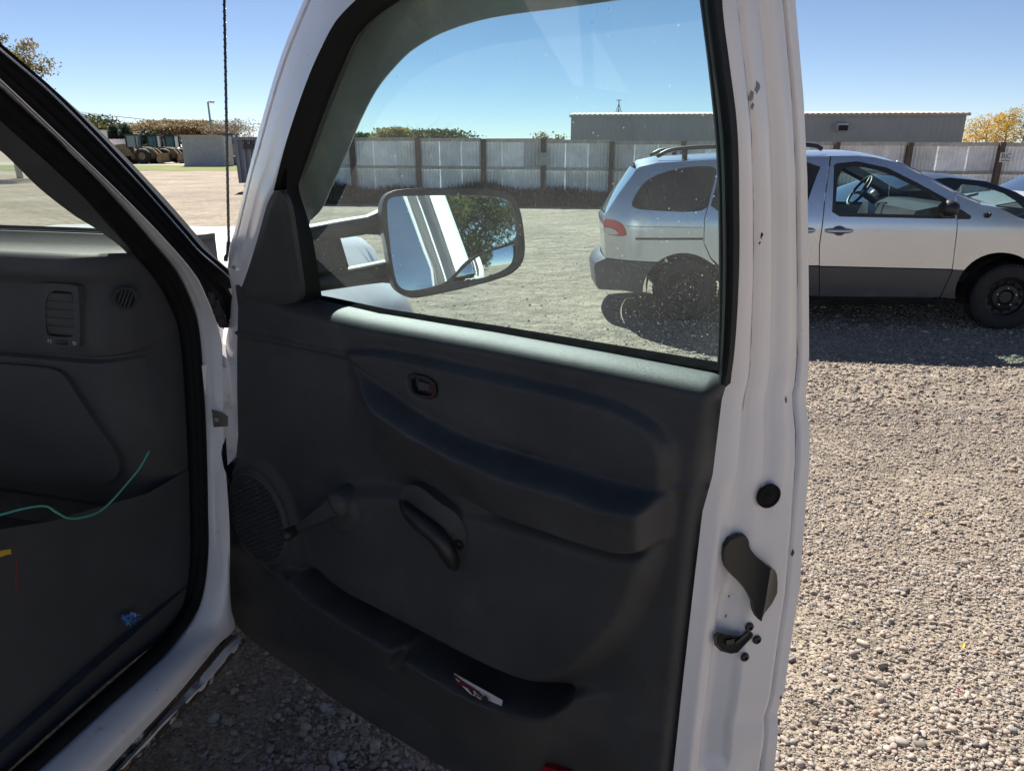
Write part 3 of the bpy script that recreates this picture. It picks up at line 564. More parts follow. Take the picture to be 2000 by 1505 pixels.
vBk = np.array([duv(*p, w=.01) for p in [(440, 1192), (446, 1205), (456, 1224), (472, 1242), (490, 1257), (507, 1269), (580, 1320), (668, 1384), (760, 1440), (866, 1505)]] + [(1.2, .308)])
nA, nB = 300, 330
A = np.linspace(0, 1, nA); Bq = np.linspace(0, 1, nB); Bq = Bq - .0; Bq = 1 - (1 - Bq) ** 1.35
aa, bb = np.meshgrid(A, Bq)
u0 = -.15 + (1.165 + .15) * aa
vb_ = np.interp(u0, vBk[:, 0], vBk[:, 1]); vt_ = vT(u0); v = vb_ + (vt_ - vb_) * bb
for _ in range(3):
    ul = np.interp(v, uL_v[:, 0], uL_v[:, 1]); ur = np.interp(v, uR_v[:, 0], uR_v[:, 1]); u = ul + (ur - ul) * aa
    vb_ = np.interp(u, vBk[:, 0], vBk[:, 1]); vt_ = vT(u); v = vb_ + (vt_ - vb_) * bb
PTS = np.stack([u.ravel(), v.ravel()], 1); S3 = lambda x: np.clip(x, 0, 1) ** 2 * (3 - 2 * np.clip(x, 0, 1))
def curve(px, w): a = np.array([duv(*p, w=w) for p in px]); return a[np.argsort(a[:, 0])]
def cv(c, uu, ex=True): return np.interp(uu, c[:, 0], c[:, 1])
# upper insert, proud of the face
ins_top = [(640, 700), (665, 688), (700, 681), (750, 683), (909, 717), (1069, 752), (1188, 780), (1260, 812), (1300, 851), (1314, 887), (1313, 959)]
ins = np.array([duv(*p, w=.008) for p in ins_top] + [duv(*p, w=.015) for p in [(1300, 985), (1149, 1000), (945, 960), (799, 880), (650, 740)]])
ins = chaikin(ins, 2); d_in = sdf(PTS, ins) * np.where(pip(PTS, ins), 1, -1); H = .024 * S3((d_in + .003) / .016)
# lower bulge
bul = np.array([duv(*p, w=.02) for p in [(700, 930), (949, 985), (1109, 1035), (1228, 1065), (1292, 1052), (1289, 1087), (1282, 1117), (1268, 1161), (1235, 1228), (1188, 1285), (1100, 1352), (1000, 1340), (802, 1232), (620, 1140), (560, 1000)]])
bul = chaikin(bul, 2); d_b = sdf(PTS, bul) * np.where(pip(PTS, bul), 1, -1); lowb = .036 * S3((d_b + .004) / .040)
# armrest
WA = .090
bk = curve([(660, 691), (672, 693), (735, 738), (799, 786), (850, 832), (882, 860), (905, 868), (925, 866), (945, 861), (1050, 890), (1149, 919), (1240, 944), (1312, 962)], .014)
cr = curve([(633, 722), (666, 757), (732, 803), (799, 847), (870, 884), (989, 934), (1109, 966), (1168, 992), (1230, 1000), (1300, 1002)], WA - .008)
lw = curve([(640, 780), (700, 860), (800, 945), (949, 1003), (1029, 1030), (1109, 1058), (1188, 1082), (1228, 1086), (1268, 1078), (1292, 1058), (1310, 1030)], WA - .02)
uu, vv = PTS[:, 0], PTS[:, 1]
vbk = np.maximum(cv(bk, uu), cv(cr, uu) + .012); vcr = cv(cr, uu); vlw = cv(lw, uu); u_tip = cr[0, 0]; u_end = 1.105
amp = S3((uu - u_tip + .03) / .17) * S3((u_end - uu) / .028) * WA
f = np.clip((vbk - vv) / (vbk - vcr), 0, 1); arm = amp * f
belowc = np.clip((vcr - vv) / np.maximum(.02, vcr - vlw), 0, 4)
dropf = S3((uu - .62) / .2); arm = np.where(vv < vcr, amp * (1 - .18 * np.clip(belowc, 0, 1)), arm)
step_ = S3((vlw - vv) / .009) * dropf; arm = arm * (1 - step_)
fade = S3((vv - (vlw - .30)) / .30); arm = np.where(vv < vcr, arm * (dropf + (1 - dropf) * np.clip(1 - (vcr - vv) / .24, 0, 1) ** 1.5), arm)
H = np.where(vv > vbk, H, 0) + np.maximum(arm, np.where(vv < vcr, lowb, H * 0)) * 1.0 + np.where((vv <= vbk) & (vv >= vcr), .012 * (1 - f), 0)
H = np.where((vv <= vcr), np.maximum(H, lowb), H)
H2 = H.reshape(nB, nA)
for _ in range(2): H2[1:-1, 1:-1] = (4 * H2[1:-1, 1:-1] + 2 * (H2[:-2, 1:-1] + H2[2:, 1:-1] + H2[1:-1, :-2] + H2[1:-1, 2:]) + H2[:-2, :-2] + H2[:-2, 2:] + H2[2:, :-2] + H2[2:, 2:]) / 16
H = H2.ravel()
# belt roll
q = np.clip((vT(uu) - vv) / .034, 0, 1); H = H + -.066 * (1 - np.sqrt(np.clip(1 - (1 - q) ** 2, 0, 1))) * S3((uu - .10) / .09)
# map pocket: proud lip and deep slot
lip_px = [(557, 1137), (600, 1174), (668, 1215), (755, 1268), (835, 1319), (903, 1359), (970, 1386), (1037, 1401), (1077, 1396), (1100, 1379)]
bck_px = [(1103, 1354), (1070, 1347), (1037, 1337), (970, 1308), (903, 1277), (802, 1226), (701, 1173), (624, 1133), (590, 1119), (566, 1122)]
WL = .052
slot = np.array([duv(*p, w=WL) for p in lip_px] + [duv(*p, w=.024) for p in bck_px]); slot = chaikin(slot, 1)
lipc = curve([(500, 1110)] + lip_px + [(1120, 1376), (1180, 1390), (1320, 1420)], WL); vl = cv(lipc, uu)
liph = WL * S3((uu - .0) / .18) * S3((duv(1100, 1379, .03)[0] + .10 - uu) / .14) * np.clip(1 - np.clip(vl - vv, 0, 1) / .20, 0, 1) ** 1.2
H = np.where(vv < vl, np.maximum(H * np.clip(1 - (vl - vv) / .03, 0, 1), liph), H)
d_s = sdf(PTS, slot) * np.where(pip(PTS, slot), 1, -1); k = S3((d_s + .002) / .010); H = H * (1 - k) + -.075 * k
# divider web in the pocket
dv = np.array([duv(*p, w=.0) for p in [(772, 1290), (800, 1245), (812, 1255), (806, 1300)]]); kd = pip(PTS, dv); H = np.where(kd, .015, H)
# speaker boss, crank boss
sc_ = np.array(duv(506, 1010, .012)); su = (np.array(duv(563, 1010, .012)) - np.array(duv(449, 1010, .012)))[0] / 2; sv = (np.array(duv(506, 919, .012)) - np.array(duv(506, 1101, .012)))[1] / 2
de = np.sqrt(((uu - sc_[0]) / su) ** 2 + ((vv - sc_[1]) / sv) ** 2); H += .014 * S3((1.22 - de) / .2)
cc = np.array(duv(680, 985, .01)); de2 = np.hypot(uu - cc[0], vv - cc[1]); H += .009 * S3((.062 - de2) / .02)
# lock bezel recess
lk = np.array([duv(*p, w=.02) for p in [(799, 727), (851, 739), (855, 776), (826, 774), (804, 764)]]); d_l = sdf(PTS, chaikin(lk, 1)) * np.where(pip(PTS, chaikin(lk, 1)), 1, -1); H -= .016 * S3((d_l + .002) / .006)
# edges roll back
ur1 = np.interp(vv, uR_v[:, 0], uR_v[:, 1]); H -= .030 * (1 - S3((ur1 - uu) / .035)) ** 2
H = H.reshape(nB, nA)
for _ in range(3):
    H[1:-1, 1:-1] = (4 * H[1:-1, 1:-1] + 2 * (H[:-2, 1:-1] + H[2:, 1:-1] + H[1:-1, :-2] + H[1:-1, 2:]) + H[:-2, :-2] + H[:-2, 2:] + H[2:, :-2] + H[2:, 2:]) / 16
def Hat(uq, vq): i = np.argmin((PTS[:, 0] - uq) ** 2 + (PTS[:, 1] - vq) ** 2); return H.ravel()[i]
V = D0 + DU * PTS[:, :1] + Z * PTS[:, 1:] + DW * H.ravel()[:, None]
rim = [j for j in range(nA)] + [i * nA + nA - 1 for i in range(1, nB)] + [(nB - 1) * nA + j for j in range(nA - 2, -1, -1)] + [i * nA for i in range(nB - 2, 0, -1)]
n0 = len(V); V = np.vstack([V, V[rim] - DW * .022]); Fc = grid_faces(nB, nA) + [(rim[(i + 1) % len(rim)], rim[i], n0 + i, n0 + (i + 1) % len(rim)) for i in range(len(rim))]
panel = obj('door_trim_panel', V, Fc, M['plastic'], truck, smooth=True)
# speaker grille: a disc with real slots
ng, mg = 170, 260; gu, gv = np.meshgrid(np.linspace(-1, 1, ng), np.linspace(-1, 1, mg)); rr = np.hypot(gu, gv); U_ = gu * su * .97; V_ = gv * sv * .97
V_t = V_ + U_ * .12; row = np.floor(V_t / .0066); col = (U_ + (row % 2) * .0095) / .019; slt = ((V_t / .0066) % 1 > .5) & ((col % 1) > .2) & (rr < .88)
hh = .020 + .006 * np.sqrt(np.clip(1 - rr ** 2, 0, 1)) - .006 * slt - .006 * S3((rr - .9) / .1)
idx = np.arange(ng * mg).reshape(mg, ng); fc = [(idx[i, j], idx[i, j + 1], idx[i + 1, j + 1], idx[i + 1, j]) for i in range(mg - 1) for j in range(ng - 1) if max(rr[i, j], rr[i + 1, j + 1], rr[i, j + 1], rr[i + 1, j]) < 1]
Vg = D0 + DU * (sc_[0] + U_.reshape(-1, 1)) + Z * (sc_[1] + V_.reshape(-1, 1)) + DW * hh.reshape(-1, 1)
used = np.unique(np.array(fc)); mp = {k: i for i, k in enumerate(used)}
obj('speaker_grille', Vg[used], [[mp[i] for i in f] for f in fc], M['plastic'], panel, auto=60)
# window crank
a, b = np.array([*duv(658, 985, .05)]), np.array([*duv(574, 1036, .07)])
q = MB(); q.lathe(door(*a, .0), DW, [(0, .034), (.046, .032), (.058, .026), (.064, .012), (.065, .0)], 28)
for k0, k1, w0, w1, h0, h1 in ((0, .5, .054, .060, .022, .015), (.5, 1, .060, .054, .015, .011)):
    p0, p1 = a + (b - a) * k0, a + (b - a) * k1; t_ = (b - a) / np.linalg.norm(b - a); nn = np.array([-t_[1], t_[0]])
    q.hexa([door(*(p0 - nn * h0), w0), door(*(p1 - nn * h1), w1), door(*(p1 + nn * h1), w1), door(*(p0 + nn * h0), w0)], [door(*(p0 - nn * h0 * .8), w0 + .014), door(*(p1 - nn * h1 * .8), w1 + .014), door(*(p1 + nn * h1 * .8), w1 + .014), door(*(p0 + nn * h0 * .8), w0 + .014)])
ck = q.build('window_crank', M['plastic'], panel, auto=45)
q = MB(); q.lathe(door(*b, .060), DW, [(0, .012), (.012, .013), (.03, .015), (.042, .012), (.044, 0)], 20); q.build('crank_knob', M['black'], ck, smooth=True)
# pull handle: curved grip
pth = [(786, 978, .030), (800, 1000, .052), (826, 1022, .062), (850, 1042, .064), (868, 1066, .062), (880, 1090, .052), (890, 1106, .028)]
P3 = smooth([door(*duv(x, y, w_), w_) for x, y, w_ in pth], 24); q = MB(); q.tube(P3, [.008 + .011 * math.sin(math.pi * (i / 23)) ** .6 for i in range(24)], 12); q.build('pull_handle', M['black'], panel, smooth=True)
cup = chaikin(np.array([duv(*p, w=.03) for p in [(782, 972), (800, 940), (830, 946), (870, 975), (905, 1000), (922, 1055), (893, 1104), (868, 1068), (838, 1034)]]), 2)
cc_ = cup.mean(0); sheet('handle_cup', cup, lambda a_, b_: door(a_, b_, .040 + .014 * S3(1.2 - 14 * np.hypot(a_ - cc_[0], b_ - cc_[1]))), M['plastic'], panel, step=.008, skirt=-DW * .03)
q = MB(); q.lathe(door(*duv(896, 1064, .045), .043), DW, [(0, .011), (.004, .010), (.0035, .006), (-.002, .005), (-.002, 0)], 16); q.build('screw_cap', M['dark'], panel)
# lock lever in its bezel
lc = lk.mean(0); lu = (lk[:, 0].max() - lk[:, 0].min()) / 2; lv = (lk[:, 1].max() - lk[:, 1].min()) / 2
bz = chaikin(lk, 1); hb = lc + (bz - lc) * .80; bz = lc + (bz - lc) * 1.04
sheet('release_bezel', bz, lambda a_, b_: door(a_, b_, Hat(*lc) * 0 + .0245), M['black'], panel, holes=[hb], step=.006, skirt=-DW * .02)
q = MB(); q.hexa([door(lc[0] - lu * .5, lc[1] - lv * .45, .0), door(lc[0] + lu * .35, lc[1] - lv * .5, .0), door(lc[0] + lu * .35, lc[1] + lv * .35, .0), door(lc[0] - lu * .5, lc[1] + lv * .5, .0)], [door(lc[0] - lu * .40, lc[1] - lv * .35, .020), door(lc[0] + lu * .2, lc[1] - lv * .4, .010), door(lc[0] + lu * .2, lc[1] + lv * .22, .010), door(lc[0] - lu * .40, lc[1] + lv * .40, .016)]); q.build('release_lever', M['plastic'], panel)
q = MB(); q.box(door(lc[0] + lu * .66, lc[1] - lv * .05, .017), DU, Z, DW, .0045, lv * .36, .003); part(q.build('lock_flag', M['redlens'], panel), 'red lock indicator strip')
# red reflector low on the panel
rp = np.array([duv(*p) for p in [(1066, 1482), (1090, 1484), (1130, 1508), (1130, 1535), (1063, 1535)]]); sheet('door_reflector', chaikin(rp, 1), lambda a_, b_: door(a_, b_, Hat(.75, .33) + .022), M['redlens'], panel, step=.02, skirt=-DW * .02)

# ---- rear jamb (latch edge) of the door shell
def prof_edges(px, w):
    a = np.array([duv(*p, w=w) for p in px]); a = a[np.argsort(a[:, 1])]; return a
JL = prof_edges([(1397, 0), (1412, 125), (1427, 249), (1432, 399), (1432, 548), (1425, 687), (1420, 747), (1410, 779), (1392, 927), (1372, 999), (1356, 1134), (1335, 1319), (1315, 1505)], -.012)
JR = prof_edges([(1549, 0), (1566, 199), (1573, 349), (1576, 548), (1574, 747), (1570, 762), (1571, 790), (1578, 840), (1578, 899), (1571, 982), (1563, 1082), (1558, 1150), (1545, 1231), (1529, 1346), (1523, 1367), (1515, 1389), (1517, 1419), (1510, 1505)], -.17)
vs = np.unique(np.r_[np.linspace(.29, 2.02, 150), JR[:, 1]]); ts = np.r_[np.linspace(0, .84, 44), np.linspace(.855, 1, 14)]
def jamb(t, v_, off=0.0):
    a = np.interp(v_, JL[:, 1], JL[:, 0]); b = np.interp(v_, JR[:, 1], JR[:, 0])
    if v_ > JL[-1, 1]: a += (v_ - JL[-1, 1]) * -.25
    if v_ > JR[-1, 1]: b += (v_ - JR[-1, 1]) * -.25
    up = float(np.clip((v_ - 1.12) / .12, 0, 1)); lo = 1 - up
    g_ = lambda c, s_: math.exp(-((t - c) / s_) ** 2)
    h = .012 * math.sin(math.pi * min(1, t / .3)) * .6 + up * (-.005 * g_(.27, .03) + .004 * g_(.40, .09) - .008 * g_(.58, .05) + .004 * g_(.72, .06)) + lo * (.004 * g_(.12, .05) + .010 * S3((t - .3) / .18) * S3((.9 - t) / .08))
    rec = S3((v_ - .60) / .03) * S3((1.02 - v_) / .05) * S3((t - .22) / .05) * S3((.52 - t) / .06); h -= .012 * lo * rec
    if v_ < .80: h -= .006 * g_(.78, .16) * S3((.62 - abs(v_ - .60) * 0 - v_ + .02) / .06)
    h += -.006 * g_(.872, .010) + .004 * S3((t - .88) / .03)
    nrm = DU * .80 + DW * .60
    return door(a + (b - a) * t, v_, -.012 + (-.17 + .012) * t + dw(v_)) + nrm * (h + off)
shell = loft('door_shell', [[jamb(t, v_) for t in ts] for v_ in vs], M['white'], truck, smooth=True)
def ribbon(name, t_, v0, v1, hw_, mat, wob=0.0):
    gg = np.random.default_rng(int(t_ * 1000)); vv_ = np.linspace(v0, v1, 70); k_ = np.cumsum(gg.normal(0, wob, 70)) if wob else np.zeros(70); k_ = k_ - np.linspace(k_[0], k_[-1], 70)
    w_ = hw_ * (.5 + gg.random(70))
    loft(name, [[jamb(t_ + a + s_ * b, v_, .0009) for v_, a, b in zip(vv_, k_, w_)] for s_ in (-1, 1)], mat, shell)
ribbon('seam_line', .255, 1.33, 1.98, .012, M['seamrust'], .001)
ribbon('hem_seam', .872, .34, 1.98, .006, M['seamdirt'])
# outer skin, bottom and front edge of the shell
osk = []
for v_ in np.linspace(.335, 1.34, 24):
    b = np.interp(v_, JR[:, 1], JR[:, 0]); bulge = .02 * math.sin((v_ - .29) / 1.11 * math.pi)
    osk.append([door(u_, v_, -.172 - bulge * (1 if 0 < i < 11 else .2)) for i, u_ in enumerate(np.linspace(-.03, b - .001, 12))])
loft('outer_skin', osk, M['white'], shell, smooth=True)
q = MB(); q.add([door(.02, .338, -.172), door(1.285, .338, -.172), door(1.14, .345, -.03), door(.02, .345, -.03)], [(0, 1, 2, 3)]); q.build('door_bottom', M['white'], shell)
fl = [(473, 400), (449, 480), (445, 520), (454, 575), (452, 586), (449, 626), (441, 666), (436, 706), (438, 751), (449, 777), (449, 800), (451, 925), (447, 960)]
fr = [(540, 371), (506, 456), (484, 535), (471, 572), (468, 590), (467, 626), (467, 666), (466, 706), (466, 751), (467, 777), (467, 800), (467, 880), (462, 960)]
def lift(a, b, k, w0, w1, bump=0.0): return [dpt(x0 + (x1 - x0) * k, y0 + (y1 - y0) * k, w0 + (w1 - w0) * k) + DW * bump * math.sin(math.pi * k) for (x0, y0), (x1, y1) in zip(a, b)]
fl2 = resamp(fl[2:], 50); fr2 = resamp(fr[2:], 50)
rows = [[dpt(x, y, -.045) - DW * .13 - DU * .0 for x, y in fl2]] + [lift(fl2, fr2, k, -.045, -.006, .004) for k in np.linspace(0, 1, 5)]
loft('front_flange', rows, M['white'], shell)
# window frame: front pillar of the door and header
OE = smooth([(445, 520), (449, 480), (460, 444), (477, 369), (510, 240), (548, 110), (592, 0), (640, -110), (740, -230), (900, -300), (1150, -330), (1420, -340)], 70)
IE = smooth([(472, 572), (484, 535), (508, 456), (524, 393), (539, 366), (569, 270), (611, 150), (644, 78), (668, 39), (707, 0), (770, -55), (870, -105), (1000, -135), (1150, -150), (1398, -160)], 70)
FK = [0, .04, .10, .165, .18, .195, .21, .225, .30, .42, .50, .54, .56, .58, .60, .64, .75, .85, .93, 1]; FH = [0, .003, .004, .004, -.005, -.007, -.005, .003, .003, .001, .0, .001, .006, .009, .009, .007, .005, .005, .004, 0]
fb = lambda k: float(np.interp(k, FK, FH))
rows = [[dpt(x, y, -.10) - DW * .05 for x, y in OE]] + [[p + DW * fb(k) for p in lift(OE, IE, k, -.10, -.004)] for k in FK] + [[dpt(x, y, -.004) - DW * .006 for x, y in IE]]
loft('window_frame', rows, M['white'], shell, smooth=True)
SO = resamp(smooth([(541, 372), (569, 270), (611, 150), (644, 78), (668, 39), (707, 0), (770, -55), (870, -105), (1000, -135), (1150, -150), (1375, -158), (1393, -120), (1397, 0), (1412, 125), (1427, 249), (1432, 399), (1432, 548), (1425, 687), (1418, 752)], 120), 120)
SI = resamp(smooth([(583, 366), (604, 310), (629, 240), (671, 135), (710, 60), (788, 0), (870, -40), (1000, -72), (1150, -90), (1330, -96), (1358, -60), (1368, 0), (1392, 199), (1402, 324), (1405, 448), (1405, 598), (1402, 727)], 120), 120)
# match the two rails by fraction of turn: corner fractions line up closely
def rail(px, n, brk):                 # resample in three runs so that both rails turn the corners together
    P = np.asarray(px, float); i = [int(np.argmin(np.hypot(P[:, 0] - b[0], P[:, 1] - b[1]))) for b in brk]; cut = [0] + i + [len(P) - 1]
    return np.vstack([resamp(P[cut[j]:cut[j + 1] + 1], n)[(1 if j else 0):] for j in range(len(cut) - 1)])
SO = rail(SO, 40, [(707, 0), (1393, -125)]); SI = rail(SI, 40, [(788, 0), (1358, -60)])
sb = lambda k: .010 * math.sin(math.pi * k) ** .7 + .004 * math.exp(-((k - .3) / .06) ** 2) - .006 * math.exp(-((k - .62) / .05) ** 2)
loft('window_seal', [[p + DW * (-.05 if k == -1 else .004 if k < 0 else .004 + sb(k)) for p in lift(SO, SI, max(-.09, k), -.004, -.084)] for k in [-1, -.09] + list(np.linspace(0, 1, 12))], M['rubber'], shell, smooth=True)
op = []
for k in np.linspace(0, 1, 6):
    op.append([jamb(1, v_) * (1 - k) + door(np.interp(v_, JL[:, 1], JL[:, 0]) - (max(0, v_ - JL[-1, 1]) * .25) - .02, v_, -.135 + dw(v_)) * k - DW * .012 * math.sin(math.pi * k) - DU * .001 for v_ in np.linspace(1.30, 2.02, 30)])
loft('outer_post', op, M['white'], shell, smooth=True)
loft('outer_frame', [[p + (q_ - p) * k - DW * (.02 * math.sin(math.pi * k)) for p, q_ in zip([dpt(x, y, -.10) - DW * .05 for x, y in OE], [dpt(x, y, -.004) - DW * .13 for x, y in IE])] for k in np.linspace(0, 1, 5)], M['white'], shell, smooth=True)
# division bar and mirror sail cover
DB0 = smooth([(560, 330), (560, 385), (574, 456), (590, 560), (596, 592)], 30); DB1 = smooth([(588, 330), (583, 366), (600, 423), (612, 472), (629, 582)], 30)
loft('division_bar', [[p + DW * .006 * math.sin(math.pi * k) for p in lift(DB0, DB1, k, -.01, -.080)] for k in np.linspace(0, 1, 6)], M['rubber'], shell, smooth=True)
sail = [(541, 371), (524, 393), (508, 456), (483, 535), (469, 572), (474, 580), (505, 590), (545, 596), (575, 592), (590, 580), (588, 552), (577, 480), (566, 405), (555, 377)]
su_ = chaikin(np.array([duv(*p, w=.002) for p in sail]), 2); d_ = su_.mean(0)
sheet('mirror_sail_cover', su_, lambda a_, b_: door(a_, b_,   .004 + dw(b_) + .007 * S3(float(sdf(np.array([[a_, b_]]), su_)[0]) / .02)), M['plastic'], shell, step=.007, skirt=-DW * .012)
bl0 = resamp([(560, 586), (628, 576), (750, 602), (975, 636), (1200, 673), (1406, 707)], 40); bl1 = resamp([(560, 602), (628, 593), (750, 615), (977, 650), (1200, 689), (1408, 725)], 40)
loft('belt_seal', [[p + Z * .003 * math.sin(math.pi * k) for p in lift(bl0, bl1, k, -.089, -.052)] for k in np.linspace(0, 1, 6)], M['felt'], shell, smooth=True)
# glass and smoked rain visor
gpx = np.array([(590, 330)] + [tuple(p) for p in SI[::6] + np.array([0, 0])] + [(1410, 735), (1200, 700), (977, 668), (750, 632), (620, 610)])
gl_ = []
for x, y in gpx:
    p = dpt(x, y, -.092); gl_.append((float((p - D0) @ DU), float(p[2])))
gl_ = np.array(gl_); gcen = gl_.mean(0); gl_ = gcen + (gl_ - gcen) * 1.008
sheet('window_glass', gl_, lambda a_, b_: door(a_, b_, -.092 + KT * max(0, b_ - VB) * 1.0), M['doorglass'], shell, step=.06)
VO = smooth([(592, 432), (580, 400), (582, 362), (604, 310), (629, 240), (671, 135), (710, 55), (788, -6), (870, -46), (1000, -78), (1150, -98), (1390, -106)], 60)
VI = smooth([(600, 428), (620, 408), (641, 360), (668, 300), (695, 234), (728, 171), (770, 120), (800, 93), (860, 60), (950, 33), (1100, 12), (1420, -34)], 60)
loft('rain_visor', [[p - DW * .016 * math.sin(math.pi * (.15 + .6 * k)) for p in lift(VO, VI, k, -.104, -.118)] for k in np.linspace(0, 1, 10)], M['visor'], shell, back=-DW * .003, smooth=True)

# ---- tow mirror on two arms
MN = az(158.4) * math.cos(R(5)) + Z * math.sin(R(5)); M0 = np.array([-.33, 1.72, 1.5]); MA = az(68.4); MU = np.cross(MA, MN); MU = MU * np.sign(MU[2])
def mpt(px, py, off=0.0): return hit(px, py, M0 + MN * off, MN)
def muv(px, py): p = mpt(px, py) - M0; return (float(p @ MA), float(p @ MU))
def m3(a, b, o=0.0): return M0 + MA * a + MU * b + MN * o
hs = chaikin(np.array([muv(*p) for p in [(754, 377), (782, 369), (892, 367), (971, 370), (998, 382), (1013, 412), (1020, 460), (1021, 498), (1012, 520), (987, 540), (892, 565), (814, 581), (792, 580), (771, 566), (762, 544), (753, 481), (742, 434), (743, 398)]]), 2)
mg_ = chaikin(np.array([muv(*p) for p in [(752, 398), (760, 386), (782, 383), (892, 381), (968, 384), (992, 393), (1004, 415), (1009, 450), (1006, 468), (987, 477), (935, 494), (906, 512), (886, 537), (866, 554), (823, 565), (795, 568), (778, 560), (770, 544), (762, 500)]]), 2)
ms_ = chaikin(np.array([muv(*p) for p in [(1008, 473), (985, 482), (937, 496), (907, 519), (886, 541), (882, 553), (896, 551), (955, 539), (998, 520), (1007, 500)]]), 2)
mc = hs.mean(0)
rows = []
for o_, k in ((.012, .985), (.016, 1.0), (.0, 1.005), (-.03, 1.0), (-.07, .93), (-.10, .78), (-.115, .5), (-.12, .05)): rows.append([m3(*(mc + (p - mc) * k), o_) for p in hs])
mh = loft('side_mirror', rows, M['black'], truck, closed=True, smooth=True)
sheet('mirror_bezel', hs * 1.0, lambda a_, b_: m3(a_, b_, .012), M['black'], mh, holes=[mg_, ms_], step=.03, skirt=-MN * .012)
sheet('mirror_glass', mg_, lambda a_, b_: m3(a_, b_, .006), M['mirror'], mh, step=.03)
s_c = ms_.mean(0); sheet('spot_mirror', ms_, lambda a_, b_: m3(a_, b_, .0115 - ((a_ - s_c[0]) ** 2 + (b_ - s_c[1]) ** 2) / (2 * .42)), M['mirror'], mh, step=.006, smooth=True, auto=None)
sp0 = door(.265, 1.53, -.12); 
def arm_(ptsA, ptsB, r0, name):       # tapered bar between two pixel rails, in the plane from sail to mirror head
    n = len(ptsA); P = []
    for i, (a_, b_) in enumerate(zip(ptsA, ptsB)):
        k = i / (n - 1); pl = np.array([-.445 + .12 * k, 1.665 + .14 * k, 0]); nn = np.array([-.45, .89, 0]); P.append((hit(*a_, pl, nn), hit(*b_, pl, nn)))
    V = []; m = 10
    for t_, b_ in P:
        c = (t_ + b_) / 2; h_ = (t_ - b_) / 2; dd = az(336) * .028
        V += [c + h_ * math.copysign(abs(math.cos(x)) ** .6, math.cos(x)) + dd * math.copysign(abs(math.sin(x)) ** .6, math.sin(x)) for x in np.arange(m) * 2 * math.pi / m]
    return obj(name, V, grid_faces(n, m, True) + [tuple(range(m))[::-1], tuple(range((n - 1) * m, n * m))], M['black'], mh, auto=50)
arm_([(560, 446), (601, 439), (660, 428), (715, 420), (738, 408), (756, 398)], [(560, 478), (628, 469), (670, 465), (715, 458), (738, 459), (756, 466)], .02, 'mirror_arm')
arm_([(580, 541), (634, 531), (653, 525), (700, 517), (742, 509), (762, 504)], [(580, 576), (629, 567), (680, 560), (715, 555), (745, 552), (768, 554)], .02, 'mirror_arm')
q = MB(); pl = np.array([-.48, 1.66, 0]); nn = np.array([-.45, .89, 0]); a = [hit(*p, pl, nn) for p in [(575, 585), (652, 528), (634, 470), (560, 440)]]; q.hexa(a, [p - az(213) * .05 for p in a]); q.build('mirror_bracket', M['black'], mh)

# ---- latch-edge hardware
def jp(px, py, off=0.0):              # point on the jamb under a photo point
    d = ray(px, py); best = None; n_ = DU * .83 + DW * .56
    for v_ in (0.5,): pass
    p0 = jamb(.5, .85, off); t = np.dot(p0 - CAM, n_) / np.dot(d, n_); return CAM + d * t
JN = np.cross(jamb(.8, .9) - jamb(.1, .9), Z); JN /= np.linalg.norm(JN); JN = JN if JN @ (CAM - jamb(.5, .9)) > 0 else -JN
def jpl(px, py, off=0.0):
    p0 = jamb(.5, .9) + JN * (off + .006); return hit(px, py, p0, JN)
JA = np.cross(Z, JN); JA /= np.linalg.norm(JA)
q = MB(); q.lathe(jpl(1500, 967, -.004), JN, [(0, .0215), (.004, .0215), (.005, .018), (.0035, .0165), (.0035, .008), (.005, .006), (.005, 0)], 28); q.build('rubber_plug', M['rubber'], shell, auto=40)
br = [(1414, 1057), (1451, 1040), (1457, 1050), (1457, 1063), (1470, 1081), (1503, 1101), (1514, 1121), (1513, 1164), (1472, 1196), (1463, 1191), (1461, 1161), (1446, 1138), (1420, 1114), (1411, 1091)]
bp = np.array([jpl(*p) for p in br]); bo = bp.mean(0); B2 = np.stack([(bp - bo) @ JA, bp[:, 2] - bo[2]], 1); B2 = chaikin(B2, 1)
rg0, rg1 = [np.array([(jpl(*p) - bo) @ JA, jpl(*p)[2] - bo[2]]) for p in ((1482, 1108), (1470, 1190))]
def brh(a_, b_):
    d_ = (rg1 - rg0); t = np.clip(((np.array([a_, b_]) - rg0) @ d_) / (d_ @ d_), 0, 1); e = np.array([a_, b_]) - rg0 - t * d_; s = e[0]
    return .004 + .030 * math.exp(-abs(s) / .018) * (1 - .2 * t)
sheet('door_wedge', B2, lambda a_, b_: bo + JA * a_ + Z * b_ + JN * brh(a_, b_), M['black'], shell, step=.0035, skirt=-JN * .012, auto=30)
ls = chaikin(np.array([((jpl(*p) - bo) @ JA, jpl(*p)[2] - bo[2]) for p in [(1396, 1232), (1423, 1240), (1446, 1243), (1466, 1233), (1471, 1240), (1453, 1258), (1436, 1277), (1398, 1267)]]), 1)
sheet('latch_opening', ls, lambda a_, b_: bo + JA * a_ + Z * b_ + JN * -.001, M['dark'], shell, step=.01)
lc2 = ls.mean(0); rim = [lc2 + (ls - lc2) * k for k in (1.05, .9)]; loft('latch_rim', [[bo + JA * p[0] + Z * p[1] + JN * h_ for p in rr_] for rr_, h_ in ((lc2 + (ls - lc2) * 1.05, -.001), (lc2 + (ls - lc2) * 1.02, .0015), (lc2 + (ls - lc2) * .95, .001), (lc2 + (ls - lc2) * .9, -.001))], M['black'], shell, closed=True)
